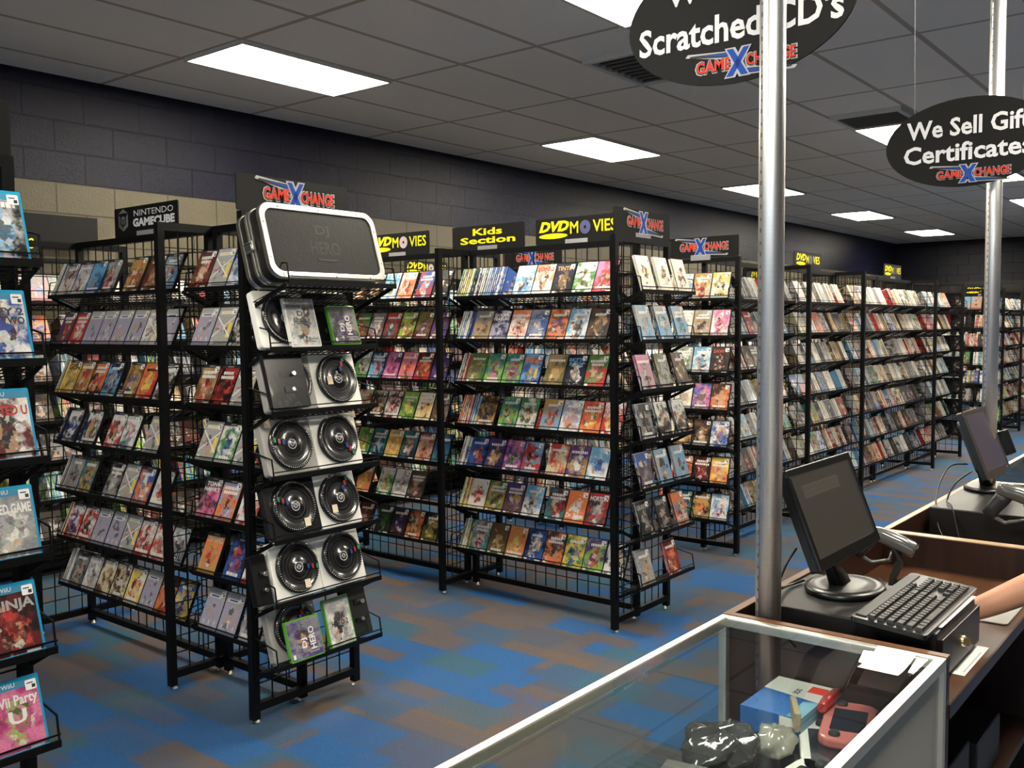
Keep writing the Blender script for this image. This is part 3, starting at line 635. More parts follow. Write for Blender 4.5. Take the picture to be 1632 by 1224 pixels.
# ------------------------------------------------------------------ signs
def logo(par,cx,cz,w,y,zs=.86):
    # red GAME / CHANGE with a blue X and swooshes, white-grey outlines
    if 'logo' not in _cache:
        q=MB()
        def P(pts,m,yy): q.face([(a,yy,b) for a,b in pts],m)
        sw1=[(-.44,.135),(-.42,.155),(-.08,.125),(-.03,.08),(-.12,.075)]; sw2=[(.46,-.135),(.44,-.155),(.08,-.140),(.03,-.08),(.12,-.09)]
        def grow(p,s): c=(sum(a for a,_ in p)/len(p),sum(b for _,b in p)/len(p)); return [(c[0]+(a-c[0])*(1+s*.6)+(s*.05 if a>c[0] else -s*.05),c[1]+(b-c[1])*(1+s*4)) for a,b in p]
        X1=[(-.095,.15),(-.04,.15),(.09,-.15),(.03,-.15)]; X2=[(.05,.15),(.10,.15),(-.04,-.15),(-.10,-.15)]
        gx=lambda p:[(a+(.018 if i in (1,2) else -.018),b*1.10) for i,(a,b) in enumerate(p)]
        for sgn,t,cx_,ww in ((-1,'GAME',-.215,.30),(1,'CHANGE',.275,.40)):
            q.text(t,M_LGR,cx_,.0,ww+.035,.165,-.0010,.055); q.text(t,M_LBK,cx_,.0,ww+.012,.145,-.0016,.035); q.text(t,M_LRED,cx_,.004,ww,.125,-.0022,.02)
        for p in (sw1,sw2): P(grow(p,.16),M_LGR,-.0012); P(p,M_LBK,-.0018)
        P([(-.32,.138),(-.09,.118),(-.04,.08),(-.10,.085)],M_LBLUE,-.0023); P([(.36,-.143),(.09,-.13),(.04,-.08),(.10,-.098)],M_LBLUE,-.0023)
        for p in (X1,X2): P(gx(p),M_LGR,-.0027)
        for p in (X1,X2): P(p,M_LBLUE,-.0033)
        o=q.done('store_logo',recalc=False); _cache['logo']=o.data; bpy.data.objects.remove(o)
    o=link('store_logo',_cache['logo'],par,(cx,y,cz)); o.scale=(w,1,w*zs); return o
def sign(x,y,z,th,kind,label,w=.57,h=.145):
    t=thing('shelf_sign',(x,y,z),label,'sign','black header signs on the racks',th)
    q=MB(); q.prism(rrect(-w/2,w/2,0,h,.008,3),-.003,.003,M_MATTE); q.done('board',t)
    q=MB(); q.box(-.075,.075,-.0065,-.0035,-.016,.022,M_CLIP); q.box(-.075,.075,.0035,.0065,-.016,.022,M_CLIP); q.done('clip',t)
    y=-.0045
    if kind=='gx': logo(t,0,h*.53,w*.75,y+.0005)
    elif kind=='kids':
        
        for a_ in (('Kids',.106,.23),('Section',.056,.43)): q=MB(); q.text(a_[0],M_YEL,0,a_[1],a_[2],.042,y,.03); q.done('lettering',t,recalc=False)
    elif kind in('dvd','dvdb'):
        q=MB(); q.text('DVD',M_YEL,-.155,.098,.21,.06,y,.05,shear=.3); q.prism(ell(-.16,.045,.10,.015),y,y+.0003,M_YEL); q.done('format_mark',t,recalc=False); q=MB(); q.text('M',M_YEL,-.015,.085,.055,.066,y,.012); q.done('letter',t,recalc=False); q=MB(); q.text('VIES',M_YEL,.185,.085,.15,.066,y,.012)
        q.done('lettering',t,recalc=False); q=MB(); m=M_DISCB if kind=='dvdb' else M_DISC
        q.prism(ell(.058,.083,.036,.038),y,y+.0003,m); q.prism(ell(.058,.083,.008,.009),y-.0004,y-.0001,M_MATTE); q.done('disc_picture',t,recalc=False)
    elif kind=='gc':
        q=MB(); q.text('NINTENDO',M_LWH,.075,.110,.35,.030,y,.0); q.done('lettering',t,recalc=False); q=MB(); q.text('GAMECUBE',M_LWH,.075,.064,.37,.042,y,.05); q.done('lettering',t,recalc=False)
        q=MB(); m=mat('emblem_grey',(.10,.10,.11),.4); m2=mat('emblem_light',(.2,.2,.215),.4); c=(-.2,.082)
        for a,b,cc,mm in (((-.045,.028),(-.045,-.03),0,m),((.045,.028),(.045,-.03),0,m2)):
            q.face([(c[0],y,c[1]-.055),(c[0]+a[0],y,c[1]-.03),(c[0]+a[0],y,c[1]+.03),(c[0]+a[0]*.6,y,c[1]+.018),(c[0]+a[0]*.6,y,c[1]-.018),(c[0],y,c[1]-.035)],mm)
        q.face([(c[0]-.045,y,c[1]+.033),(c[0],y,c[1]+.058),(c[0]+.045,y,c[1]+.033),(c[0],y,c[1]+.038)],m2)
        q.face([(c[0]-.02,y,c[1]+.012),(c[0],y,c[1]+.022),(c[0]+.02,y,c[1]+.012),(c[0],y,c[1]+.002)],m2); q.face([(c[0]-.02,y,c[1]+.008),(c[0]-.002,y,c[1]-.002),(c[0]-.002,y,c[1]-.024),(c[0]-.02,y,c[1]-.013)],m); q.face([(c[0]+.02,y,c[1]+.008),(c[0]+.002,y,c[1]-.002),(c[0]+.002,y,c[1]-.024),(c[0]+.02,y,c[1]-.013)],m)
        q.done('emblem',t,recalc=False)
    return t
sign(2.543,3.178,RH+.002,0,'gx','store logo sign right above the aluminium-edged hard case')
sign(2.555,4.335,RH+.002,FX,'gc','black console sign with white letters and grey cube emblem on left rack')
sign(4.405,3.704,RH+.002,FX,'kids','yellow Kids Section sign on top of the middle rack',.565)
sign(4.405,3.055,RH+.002,FX,'dvdb','yellow movie sign with blue disc beside the Kids Section sign')
sign(4.413,2.637,RH+.002,0,'gx','store logo sign at the near end of the middle rack')
sign(6.03,3.135,RH+.002,FX,'gx','store logo sign on the end of the long rack left of the pole')
sign(4.405,4.47,RH+.002,FX,'dvd','yellow movie sign with pale disc just right of the hard case')
sign(7.96,3.13,RH+.002,0,'dvdb','yellow movie sign on the long rack right of the front pole',.6)
sign(10.27,3.13,RH+.002,0,'dvdb','smallest yellow movie sign at the far end of the long rack')
sign(6.45,6.17,RH+.002,0,'dvd','yellow movie sign on the wall rack, seen through the middle rack')
sign(6.02,4.60,RH+.002,FX,'gx','small store logo sign seen through the middle rack grid')
sign(10.3,4.6,RH+.002,0,'dvd','yellow movie sign low behind the long rack, just left of the pole')
sign(17.5,3.85,RH+.002,FX,'dvd','tiny yellow movie sign on the rack near the far wall')
sign(.886,2.637,RH+.002,0,'gx','black sign cut by the left edge atop the leftmost rack')
sign(2.6,6.17,RH+.002,0,'dvd','yellow movie sign below the dark header board at far left')
def oval(x,y,z,lines,label,w=.61,h=.345):
    t=thing('hanging_sign',(x,y,z),label,'hanging sign','oval hanging signs',FX)
    q=MB(); q.prism(ell(0,0,w/2,h/2,56),-.003,.003,M_MATTE); q.done('board',t)
    for s,cz,tw,th in lines: q=MB(); q.text(s,M_LWH,0,cz,tw,th,-.0045,.024); q.done('lettering',t,recalc=False)
    logo(t,.01,-h*.355,.31,-.0035,.72)
    for s in (-1,1):
        q=MB(); q.tube([(s*w*.32,0,h*.36),(s*w*.34,0,CEIL-z)],.0012,M_LGR,6); q.done('wire',t)
oval(2.235,1.07,2.372,[('We Repair',.066,.38,.074),("Scratched CD's",-.030,.545,.074)],'big oval hanging sign about scratched discs behind the front pole')
oval(4.06,.965,2.305,[('We Sell Gift',.064,.447,.072),('Certificates',-.034,.467,.072)],'small oval hanging sign about gift certificates behind the rear pole')

# ------------------------------------------------------------------ hard case and turntable kits on the left rack
def lean_root(name,x,y,z,label,cat,group=None,th=0,lean=LEAN):
    t=thing(name,(x,y,z),label,cat,group); t.rotation_euler=Euler((-lean,0,th),'XYZ'); return t
M_TRIM=mat('case_trim_aluminium',(.70,.68,.62),.33,1)
def hardcase():
    w,h,d=.585,.30,.15; t=lean_root('hard_case',2.508,2.906,1.790,'black road case with rounded aluminium edges on the top shelf','hard case')
    leather=mat('black_leatherette',(.0085,.0083,.0072),.55,bump=.10,bscale=120,spec=.22)
    q=MB(); q.prism(rrect(-w/2+.004,w/2-.004,.004,h-.004,.05,7),.004,d-.004,leather); q.done('shell',t)
    def ring(y0,y1,a,b,nm):
        q=MB(); o=rrect(-w/2-a,w/2+a,-a,h+a,.054+a,7); i=rrect(-w/2+b,w/2-b,b,h-b,.054-b*.6,7); n=len(o)
        vs=[(p[0],y0,p[1]) for p in o]+[(p[0],y1,p[1]) for p in o]+[(p[0],y0,p[1]) for p in i]+[(p[0],y1,p[1]) for p in i]; fs=[]
        for k in range(n):
            l=(k+1)%n; fs += [(k,l,n+l,n+k),(2*n+l,2*n+k,3*n+k,3*n+l),(l,k,2*n+k,2*n+l),(n+k,n+l,3*n+l,3*n+k)]
        q.raw(vs,fs,M_TRIM); bevel(q.done(nm,t),.002)
    ring(-.001,.02,.0,.024,'front_edge_trim'); ring(.064,.078,.002,.012,'seam_trim'); ring(.082,.096,.002,.012,'seam_trim'); ring(d-.02,d+.001,.0,.024,'rear_edge_trim')
    q=MB(); q.box(-w/2-.014,-w/2-.002,.056,.104,.125,.165,M_ALU); q.box(-w/2-.02,-w/2-.014,.062,.098,.13,.148,M_CHROME); q.cyl((-w/2-.018,.06,.156),(-w/2-.018,.1,.156),.005,M_CHROME,10); bevel(q.done('latch',t),.0015)
    q=MB()
    for x,z in ((-.2,h-.012),(0,h-.012),(.2,h-.012),(-.2,.012),(.02,.012),(.2,.012),(-w/2+.012,.08),(w/2-.012,.08),(-w/2+.012,.22),(w/2-.012,.22)): q.lathe((x,-.001,z),[(0,-.0025),(.003,-.002),(.0042,0)],M_CHROME,10,'y')
    q.done('rivets',t)
    em=mat('embossed_leather',(.011,.0108,.0098),.45,spec=.3); q=MB(); q.text('DJ',em,0,.20,.07,.05,.0034,.02); q.text('HERO',em,0,.13,.15,.055,.0034,.02); q.box(-.05,.05,.0025,.0038,.075,.085,em); q.done('embossed_mark',t,recalc=False)
hardcase()
M_TTW=mat('pearl_white_plastic',(.86,.85,.80),.3,coat=.4); M_TTG=mat('grey_deck_plastic',(.34,.33,.31),.3,coat=.4); M_TTK=mat('black_deck_plastic',(.012,.012,.014),.22,coat=.6)
M_VINYL=mat('platter_black',(.010,.010,.011),.22,coat=.5); M_TAGP=mat('cream_sticker',(.72,.62,.45),.6)
def turntable(x,z,bm,label,spin=0,stick=True,cover=None,w=.245,h=.235,dy=0,y=3.04):
    t=lean_root('turntable_controller',x,y-dy,z+.006,label,'turntable controller','turntable controllers on the end panel')
    q=MB(); q.prism(rrect(-w/2,w/2,0,h,.014,4),.0,.035,bm); bevel(q.done('deck',t),.004)
    cx,cz,r=.004,h/2,.103
    q=MB(); q.lathe((cx,0,cz),[(r,0),(r+.002,-.008),(r-.002,-.016),(r-.014,-.0175),(r-.016,-.016),(.06,-.0155),(.030,-.016),(.028,-.0175),(0,-.0175)],M_VINYL,44,'y')
    for k in range(60):
        a=2*math.pi*k/60; p=(cx+(r-.007)*math.cos(a),-.0172,cz+(r-.007)*math.sin(a)); q.box(p[0]-.002,p[0]+.002,-.019,-.017,p[2]-.002,p[2]+.002,M_TTG)
    for rr_ in (.045,.06,.075): q.lathe((cx,0,cz),[(rr_,-.0158),(rr_+.001,-.0165),(rr_+.002,-.0158)],M_PLD,40,'y')
    pl=q.done('platter',t)
    q=MB(); q.lathe((cx,0,cz),[(.017,-.0178),(.019,-.0186),(.021,-.0178)],M_LGR,24,'y'); q.lathe((cx,0,cz),[(.006,-.0178),(.008,-.0186),(.010,-.0178)],M_LGR,18,'y')
    q.box(cx-.016,cx+.016,-.0186,-.0178,cz-.001,cz+.001,M_LGR); q.done('hub_emblem',pl)
    for i,c in enumerate((mat('stream_green',(.02,.25,.12),.3,coat=.5),mat('stream_red',(.4,.02,.02),.3,coat=.5),mat('stream_blue',(.02,.05,.3),.3,coat=.5))):
        q=MB(); a=R(spin); rr_=.088-.022*i; p=(cx+rr_*math.cos(a),cz+rr_*math.sin(a)); q.prism(rrect(p[0]-.008,p[0]+.008,p[1]-.014,p[1]+.014,.006,3),-.022,-.0165,M_VINYL); q.prism(rrect(p[0]-.0055,p[0]+.0055,p[1]-.010,p[1]+.010,.004,3),-.0232,-.021,c); q.done('stream_button',pl)
    if stick:
        q=MB(); sx,sz=stick if isinstance(stick,tuple) else (-.045,.07); q.prism(rrect(sx-.014,sx+.014,sz-.017,sz+.017,.002,2),-.0205,-.0198,M_TAGP); q.done('price_sticker',t)
    if cover=='mixer':
        q=MB(); q.prism(rrect(-w/2-.012,.055,.004,h-.004,.008,3),-.045,-.022,M_TTK); cv=bevel(q.done('mixer_unit',t),.003)
        q=MB(); q.box(-.06,-.0,-.049,-.0452,.065,.09,M_PLB); q.cyl((-.02,-.052,.078),(-.02,-.045,.078),.008,M_CHROME,12); q.done('crossfader',cv)
        q=MB(); q.box(-.07,.0,-.047,-.0452,.13,.15,M_PLB); q.cyl((-.01,-.06,.14),(-.01,-.045,.14),.009,M_CHROME,14); q.done('dial',cv)
    return t
def gamebox(x,y,z,bm,cs,lines,label,tilt=0,w=CW,h=CH,turned=False):
    t=lean_root('boxed_game',x,y,z,label,'video game','boxed games on the end panel'); 
    if tilt: t.rotation_euler=(Euler((-LEAN,0,0)).to_matrix()@Matrix.Rotation(R(tilt),3,'Y')).to_euler()
    q=MB(); q.prism(rrect(-w/2,w/2,0,h,.006,3),0,.017,bm); bevel(q.done('case',t),.002)
    q=MB(); a=w/2-.006; A=(c4(cs[0],rnd.random()),c4(cs[1]),c4(cs[2]))
    q.face([(-a,-.0006,.006),(a,-.0006,.006),(a,-.0006,h-.006),(-a,-.0006,h-.006)],M_PRINT,A,[(0,0),(1,0),(1,1),(0,1)])
    for s,cx,cz,tw,th,c in lines:
        if turned: q.M=Matrix.Translation((cx,0,cz))@Matrix.Rotation(R(-90),4,'Y'); q.text(s,M_FLAT,0,0,tw,th,-.0016,.03,(c4(c),)*3); q.M=Matrix.Identity(4)
        else: q.text(s,M_FLAT,cx,cz,tw,th,-.0016,.03,(c4(c),)*3)
    for b,c in (((.0,a-.008,.03,.036),'grey'),((.01,a-.02,.02,.026),'grey'),((-a+.006,-a+.018,.012,.03),'white')): q.face([(b[0],-.0012,b[2]),(b[1],-.0012,b[2]),(b[1],-.0012,b[3]),(b[0],-.0012,b[3])],M_FLAT,(c4(c),)*3)
    q.done('cover_sheet',t,recalc=False); return t
M_BAG=mat('clear_bag_film',(.05,.05,.052),.12,coat=.8,bump=.6,bscale=14)
def slab(x,z,label,w=.2,h=.23,dx=0,m=None,y=3.05):
    t=lean_root('controller_mixer_box',x,y,z+.006,label,'controller','boxed controllers on the end panel')
    q=MB(); q.prism(rrect(-w/2,w/2,0,h,.01,3),0,.04,m or M_TTK); bevel(q.done('body',t),.005)
    q=MB(); q.box(-w*.15,w*.25,-.006,0,h*.25,h*.33,M_PLB); q.cyl((w*.1,-.014,h*.29),(w*.1,0,h*.29),.008,M_CHROME,12); q.done('crossfader',t)
    q=MB(); q.cyl((w*.2,-.018,h*.6),(w*.2,0,h*.6),.010,M_CHROME,14); q.box(-w*.1,w*.3,-.004,0,h*.55,h*.66,M_PLB); q.done('dial',t); return t
XL,XR=2.405,2.652
turntable(XL-.01,ROWZ[1],M_TTW,'white turntable controller behind the silver boxed game, second shelf',70,False,dy=-.012)
gamebox(XL+.045,3.0,ROWZ[1]+.008,M_WHITE,('silver','white','dkgrey'),[('DJ',-.0,.135,.04,.028,'dkgrey'),('HERO 2',.0,.105,.085,.024,'dkgrey')],'silver-white boxed music game standing before a white turntable, second shelf',0,.15,.205)
slab(XR+.005,ROWZ[1],'black bagged controller behind the green-edged game, second shelf',.235,.235,y=3.068)
gamebox(XR+.03,3.02,ROWZ[1]+.012,M_XB,('grey','dkgrey','purple'),[('DJ',-.012,.075,.035,.028,'white'),('HERO',.022,.085,.085,.028,'white')],'green-edged boxed music game on its dark bag, second shelf right',0,.15,.17,True)
turntable(XL+.005,ROWZ[2],M_TTG,'turntable half covered by its black mixer unit, third shelf left',50,(-.03,.205),'mixer')
turntable(XR,ROWZ[2],M_TTW,'white turntable with cream sticker left of hub, third shelf right',65,(-.045,.11))
turntable(XL,ROWZ[3],M_TTG,'grey turntable with scuffed platter, fourth shelf left',165,(-.1,.21))
turntable(XR,ROWZ[3],M_TTW,'white turntable with sticker at its top right corner, fourth shelf',-50,(.1,.215))
turntable(XL+.01,ROWZ[4],M_TTK,'all black turntable with sticker low on platter, fifth shelf left',155,(.045,.045),w=.26)
turntable(XR,ROWZ[4],M_TTW,'white-framed turntable with sticker low left, fifth shelf right',60,(-.04,.075),w=.225)
slab(2.262,ROWZ[5],'dark shiny controller box left of the white turntables, sixth shelf',.075,.2,m=M_PLB)
turntable(XL+.02,ROWZ[5],M_TTW,'white turntable with sticker low on platter, sixth shelf left',-8,(.03,.045),w=.232)
turntable(XR+.01,ROWZ[5],M_TTW,'white turntable without a sticker, sixth shelf right',14,False,w=.238)
turntable(XL+.015,ROWZ[6],M_TTG,'grey bagged turntable behind a green-edged game, bottom shelf left',60,False,dy=-.012)
gamebox(XL+.02,3.0,ROWZ[6]+.01,M_XB,('grey','purple','dkgrey'),[('DJ',-.006,.065,.04,.03,'white'),('HERO',.034,.078,.09,.03,'white')],'green-edged boxed music game before a grey turntable, bottom shelf left',0,.17,.165,True)
gamebox(XR-.03,3.01,ROWZ[6]+.008,M_XB,('silver','white','dkgrey'),[('DJ',-.0,.125,.04,.026,'dkgrey'),('HERO 2',.0,.098,.09,.024,'dkgrey')],'silver-white boxed music game beside the black slab, bottom shelf',0,.14,.205)
slab(XR+.11,ROWZ[6],'black mixer slab at the right end of the bottom shelf',.125,.24)
# ------------------------------------------------------------------ counter, poles, display case
CZ=.94; WZ=.84; CF=.965; CB=.484
def pole_mat():
    q=NT('brushed_steel_pole'); n=q.noise(q.pos(),1.0,4,.7); z=q.sep(q.pos())[2]
    w=q.noise(q.xyz(0.,0.,q.math('MULTIPLY',z,160.)),1.0,3,.6).outputs['Fac']
    q.link(q.mix(w,(.80,.80,.79),(.95,.95,.94)),q.b.inputs['Base Color']); q.b.inputs['Metallic'].default_value=1; q.b.inputs['Roughness'].default_value=.42
    q.b.inputs['Anisotropic'].default_value=.4; q.b.inputs['Anisotropic Rotation'].default_value=.25; t=q.n('ShaderNodeTangent',direction_type='RADIAL',axis='Z'); q.link(t.outputs[0],q.b.inputs['Tangent']); return q.m
M_POLE=pole_mat(); M_SLOT=mat('pole_slot',(.10,.10,.10),.6)
def pole(x,y,label,z0=WZ):
    t=thing('steel_pole',(x,y,z0),label,'pole','steel poles at the counter'); r=.0285
    q=MB(); q.cyl((0,0,0),(0,0,CEIL-z0-.004),r,M_POLE,64); q.done('tube',t)
    q=MB(); q.lathe((0,0,0),[(r+.001,0),(r+.012,0),(r+.012,.006),(r+.001,.010)],M_CHROME,36); q.lathe((0,0,CEIL-z0-.002),[(r+.001,-.012),(r+.014,-.006),(r+.014,0),(r+.001,0)],M_CHROME,36); q.done('flange',t)
    q=MB(); a=R(150); n=int((CEIL-z0)/.026); e=.0018
    def P(o,z,d=.0004): v=Vector((math.cos(a),math.sin(a),0))*(r+d)+Vector((-math.sin(a),math.cos(a),0))*o; return (v.x,v.y,z)
    for k in range(1,n):      # one thin strip with dark slots
        z=k*.026; zs=(z,z+(.010 if k%2 else .006),z+.026)
        for z0_,z1_,m in ((zs[0],zs[1],M_SLOT),(zs[1],zs[2],M_POLE)): q.raw([P(-e,z0_),P(e,z0_),P(e,z1_),P(-e,z1_)],[(0,1,2,3)],m)
    q.done('slot_strip',t)
pole(2.030,.882,'front steel pole rising from the counter in front of the big oval sign')
pole(4.160,.882,'rear steel pole behind the second monitor in front of the small oval sign')
def display_case(x0,x1,label,items=True):
    t=thing('display_case',((x0+x1)/2,(CF+CB)/2,0),label,'display case','glass display cases'); a=(x1-x0)/2; b=(CF-CB)/2; T=.018
    q=MB()   # top frame: aluminium angle on all four sides
    for s in (-1,1): q.box(-a,a,s*b-(T if s>0 else 0),s*b+(0 if s>0 else T),CZ-.022,CZ,M_ALU); q.box(s*a-(T if s>0 else 0),s*a+(0 if s>0 else T),-b+T,b-T,CZ-.022,CZ,M_ALU)
    bevel(q.done('top_frame',t),.002)
    for sx in (-1,1):
        for sy in (-1,1): q=MB(); X=sx*(a-.009);Y=sy*(b-.009); q.box(X-.009,X+.009,Y-.009,Y+.009,.12,CZ-.022,M_ALU); q.done('corner_post',t)
    q=MB(); q.box(-a+T,a-T,-b+T,b-T,CZ-.0085,CZ-.0025,M_GLASS); q.done('top_glass',t)
    q=MB(); q.box(-a+T,a-T,b-.011,b-.005,.12,CZ-.022,M_GLASS); q.done('front_glass',t)
    q=MB(); q.box(-a,a,-b,b,.0,.12,M_MATTE); q.done('base',t)
    gp=mat('grey_sliding_door',(.42,.41,.36),.6)
    for k in (0,1): q=MB(); q.box(-a+T if k==0 else -.02,.02 if k==0 else a-T,-b+.003+.006*k,-b+.007+.006*k,.13,CZ-.03,gp); q.done('rear_door',t)
    q=MB(); q.box(-a+T,a-T,-b+.02,b-.05,.774,.780,M_GLASS); q.done('glass_shelf',t)
    return t
display_case(.35,1.968,'aluminium framed glass display case in the right foreground')
def counter(x0,x1,label,edge,top,left=True):
    t=thing('checkout_counter',((x0+x1)/2,(CF+CB)/2,0),label,'counter','walnut checkout counters'); a=(x1-x0)/2; b=(CF-CB)/2; T=.019; o=b-.0
    q=MB(); q.box(-a,a,b-T,b,0,CZ-.002,M_WOODX); f=q.done('front_panel',t); q=MB(); q.box(-a,a,b-T-.0005,b+.0005,CZ-.002,CZ+.001,edge[0]); q.done('edge_strip',f)
    for s,e in ((-1,edge[1]),(1,edge[2])):
        X=s*(a-T/2); q=MB(); q.box(X-T/2,X+T/2,-b,b-T,0,CZ-.002,M_WOODZ); g=q.done('side_panel',t); q=MB(); q.box(X-T/2-.0005,X+T/2+.0005,-b-.0005,b-T,CZ-.002,CZ+.001,e); q.done('edge_strip',g)
    q=MB(); q.box(-a+T,a-T,-b,b-T,WZ-.03,WZ,top); q.box(-a+T,a-T,-b-.003,-b,WZ-.03,WZ-.001,M_WOODX); q.done('worktop',t)
    q=MB(); q.box(-a+T,a-T,-b+.03,b-T,.42,.44,M_WOODX); q.done('lower_shelf',t)
    q=MB(); q.box(-a+T,a-T,-b+.06,-b+.08,0,.1,M_MATTE); q.done('toe_kick',t); return t
counter(1.972,3.088,'front walnut checkout counter holding the cash drawer and keyboard',(M_EDGE2,M_EDGE2,M_EDGE),M_WTOP)
counter(3.0885,4.30,'rear walnut checkout counter with pale edge strips and second monitor',(M_EDGE,M_EDGE,M_EDGE),M_WTOP)
display_case(4.302,5.7,'glass display case beyond the rear checkout counter')
# ---- cash drawers
def cash_drawer(x0,x1,y0,y1,z1,label,m):
    t=thing('cash_drawer',((x0+x1)/2,(y0+y1)/2,WZ),label,'cash drawer','cash drawers on the counters'); a=(x1-x0)/2;b=(y1-y0)/2;h=z1-WZ
    q=MB(); q.box(-a,a,-b+.012,b,.004,h,m); bevel(q.done('housing',t),.004)
    fr=mat('brown_black_front',(.010,.005,.004),.35,spec=.3); q=MB(); q.box(-a+.004,a-.004,-b,-b+.014,.012,h-.012,fr); f=bevel(q.done('drawer_front',t),.002)
    q=MB(); q.lathe((0,-b,h*.5),[(.012,0),(.012,-.006),(.009,-.008),(.005,-.008),(.005,-.004),(0,-.004)],M_BRASS,20,'y'); q.box(-.0015,.0015,-b-.016,-b-.004,h*.5-.008,h*.5+.008,M_BRASS); q.done('lock',f)
    q=MB()
    for sx in (-1,1):
        for sy in (-1,1): q.cyl((sx*(a-.03),sy*(b-.04),0),(sx*(a-.03),sy*(b-.04),.005),.012,M_MATTE,12)
    q.done('feet',t)
cash_drawer(2.078,2.405,.52,.925,.95,'black cash drawer with brass lock under the keyboard',mat('satin_black_steel',(.008,.0075,.007),.40,spec=.35))
cash_drawer(3.50,4.05,.53,.93,.955,'wide black cash drawer on the rear counter under second monitor',mat('satin_black_steel',(.008,.0075,.007),.40,spec=.35))
# ---- monitors
def screen_mat(nm,c,c2,box):
    q=NT(nm); u,v,_=q.sep(q.n('ShaderNodeTexCoord').outputs['Generated']); 
    def band(s,a,b): return q.math('MULTIPLY',q.math('GREATER_THAN',s,a),q.math('LESS_THAN',s,b))
    zc=q.n('ShaderNodeTexCoord').outputs['Generated']; g=q.sep(zc)
    k=q.math('MULTIPLY',band(g[0],box[0],box[1]),band(g[2],box[2],box[3])); col=q.mix(k,c,c2)
    ln=band(q.math('FRACT',q.math('MULTIPLY',g[2],16.)),.4,.6); col=q.mix(q.math('MULTIPLY',q.math('MULTIPLY',ln,k),.35),col,tuple(x*1.6 for x in c2))
    q.b.inputs['Base Color'].default_value=(.01,.01,.01,1); q.b.inputs['Roughness'].default_value=.3; q.link(col,q.b.inputs['Emission Color']); q.b.inputs['Emission Strength'].default_value=1.0; return q.m
def monitor(cx,cy,cz,w,h,tilt,bx,by,bz,label,sm,bz_m,thick=.045,extra=False):
    t=thing('monitor',(bx,by,bz),label,'monitor','counter monitors')
    Mh=Matrix.Translation((cx-bx,cy-by,cz-bz))@Matrix.Rotation(-tilt,4,'X')
    q=MB(); q.M=Mh; B=.017; q.prism(rrect(-w/2,w/2,-h/2,h/2,.006,3),.004,thick*.5,M_PLB); q.prism(rrect(-w/2+.05,w/2-.05,-h/2+.03,h/2-.03,.02,4),thick*.5,thick,M_PLD); q.done('housing',t)
    q=MB(); q.M=Mh
    for b in ((-w/2,w/2,h/2-B,h/2),(-w/2,w/2,-h/2,-h/2+B*1.5),(-w/2,-w/2+B,-h/2+B*1.5,h/2-B),(w/2-B,w/2,-h/2+B*1.5,h/2-B)): q.box(b[0],b[1],-.004,.004,b[2],b[3],bz_m)
    bevel(q.done('bezel',t),.002)
    q=MB(); q.box(-w/2+B,w/2-B,-.0005,.003,-h/2+B*1.5,h/2-B,sm); s=q.done('screen',t); s.matrix_local=Mh
    pb=Mh@Vector((0,thick*.6,-h*.18)); q=MB(); q.loft([(pb,.035,.014,(0,-.3,1),(1,0,0)),((pb.x*.6,pb.y*.5+.02,pb.z*.5),.03,.013,(0,0,1),(1,0,0)),((0,.012,.014),.036,.02,(0,0,1),(1,0,0))],M_PLB,16,power=4); q.done('neck',t)
    q=MB(); prof=[(0,0),(.98,0),(1,.006),(.97,.012),(.8,.017),(.72,.0145),(.5,.016),(0,.017)]
    q.lathe((0,0,0),[(r*.5,z) for r,z in prof],M_PLB,48); q.v=[(v[0]*.225,v[1]*.185,v[2]) for v in q.v]; q.done('base',t)
    if extra:
        q=MB(); q.M=Mh; q.box(w/2+.002,w/2+.075,-.03,.012,-h/2+.05,-h/2+.15,M_PLB); bevel(q.done('card_reader',t),.003)
        q=MB(); q.M=Mh; q.box(w/2-.05,w/2-.043,-.0055,-.004,-h/2+.010,-h/2+.016,mat('blue_power_light',(.01,.01,.05),.4,emit=(.12,.06,.9),estr=1.2)); q.done('power_light',t)
    return t
S1=screen_mat('dim_screen',(.036,.030,.022),(.056,.047,.034),(.12,.72,.70,.86)); S2=screen_mat('dim_screen_violet',(.062,.048,.058),(.055,.045,.062),(.5,1.,.0,.45))
monitor(2.300,.830,1.149,.415,.241,R(21.7),2.295,.800,.951,'front monitor with dark screen on the black cash drawer',S1,M_PLB)
monitor(4.017,.859,1.140,.366,.266,R(21.2),4.00,.84,.956,'rear monitor with violet-grey screen by the rear pole',S2,mat('bronze_bezel',(.05,.04,.03),.35),extra=True)
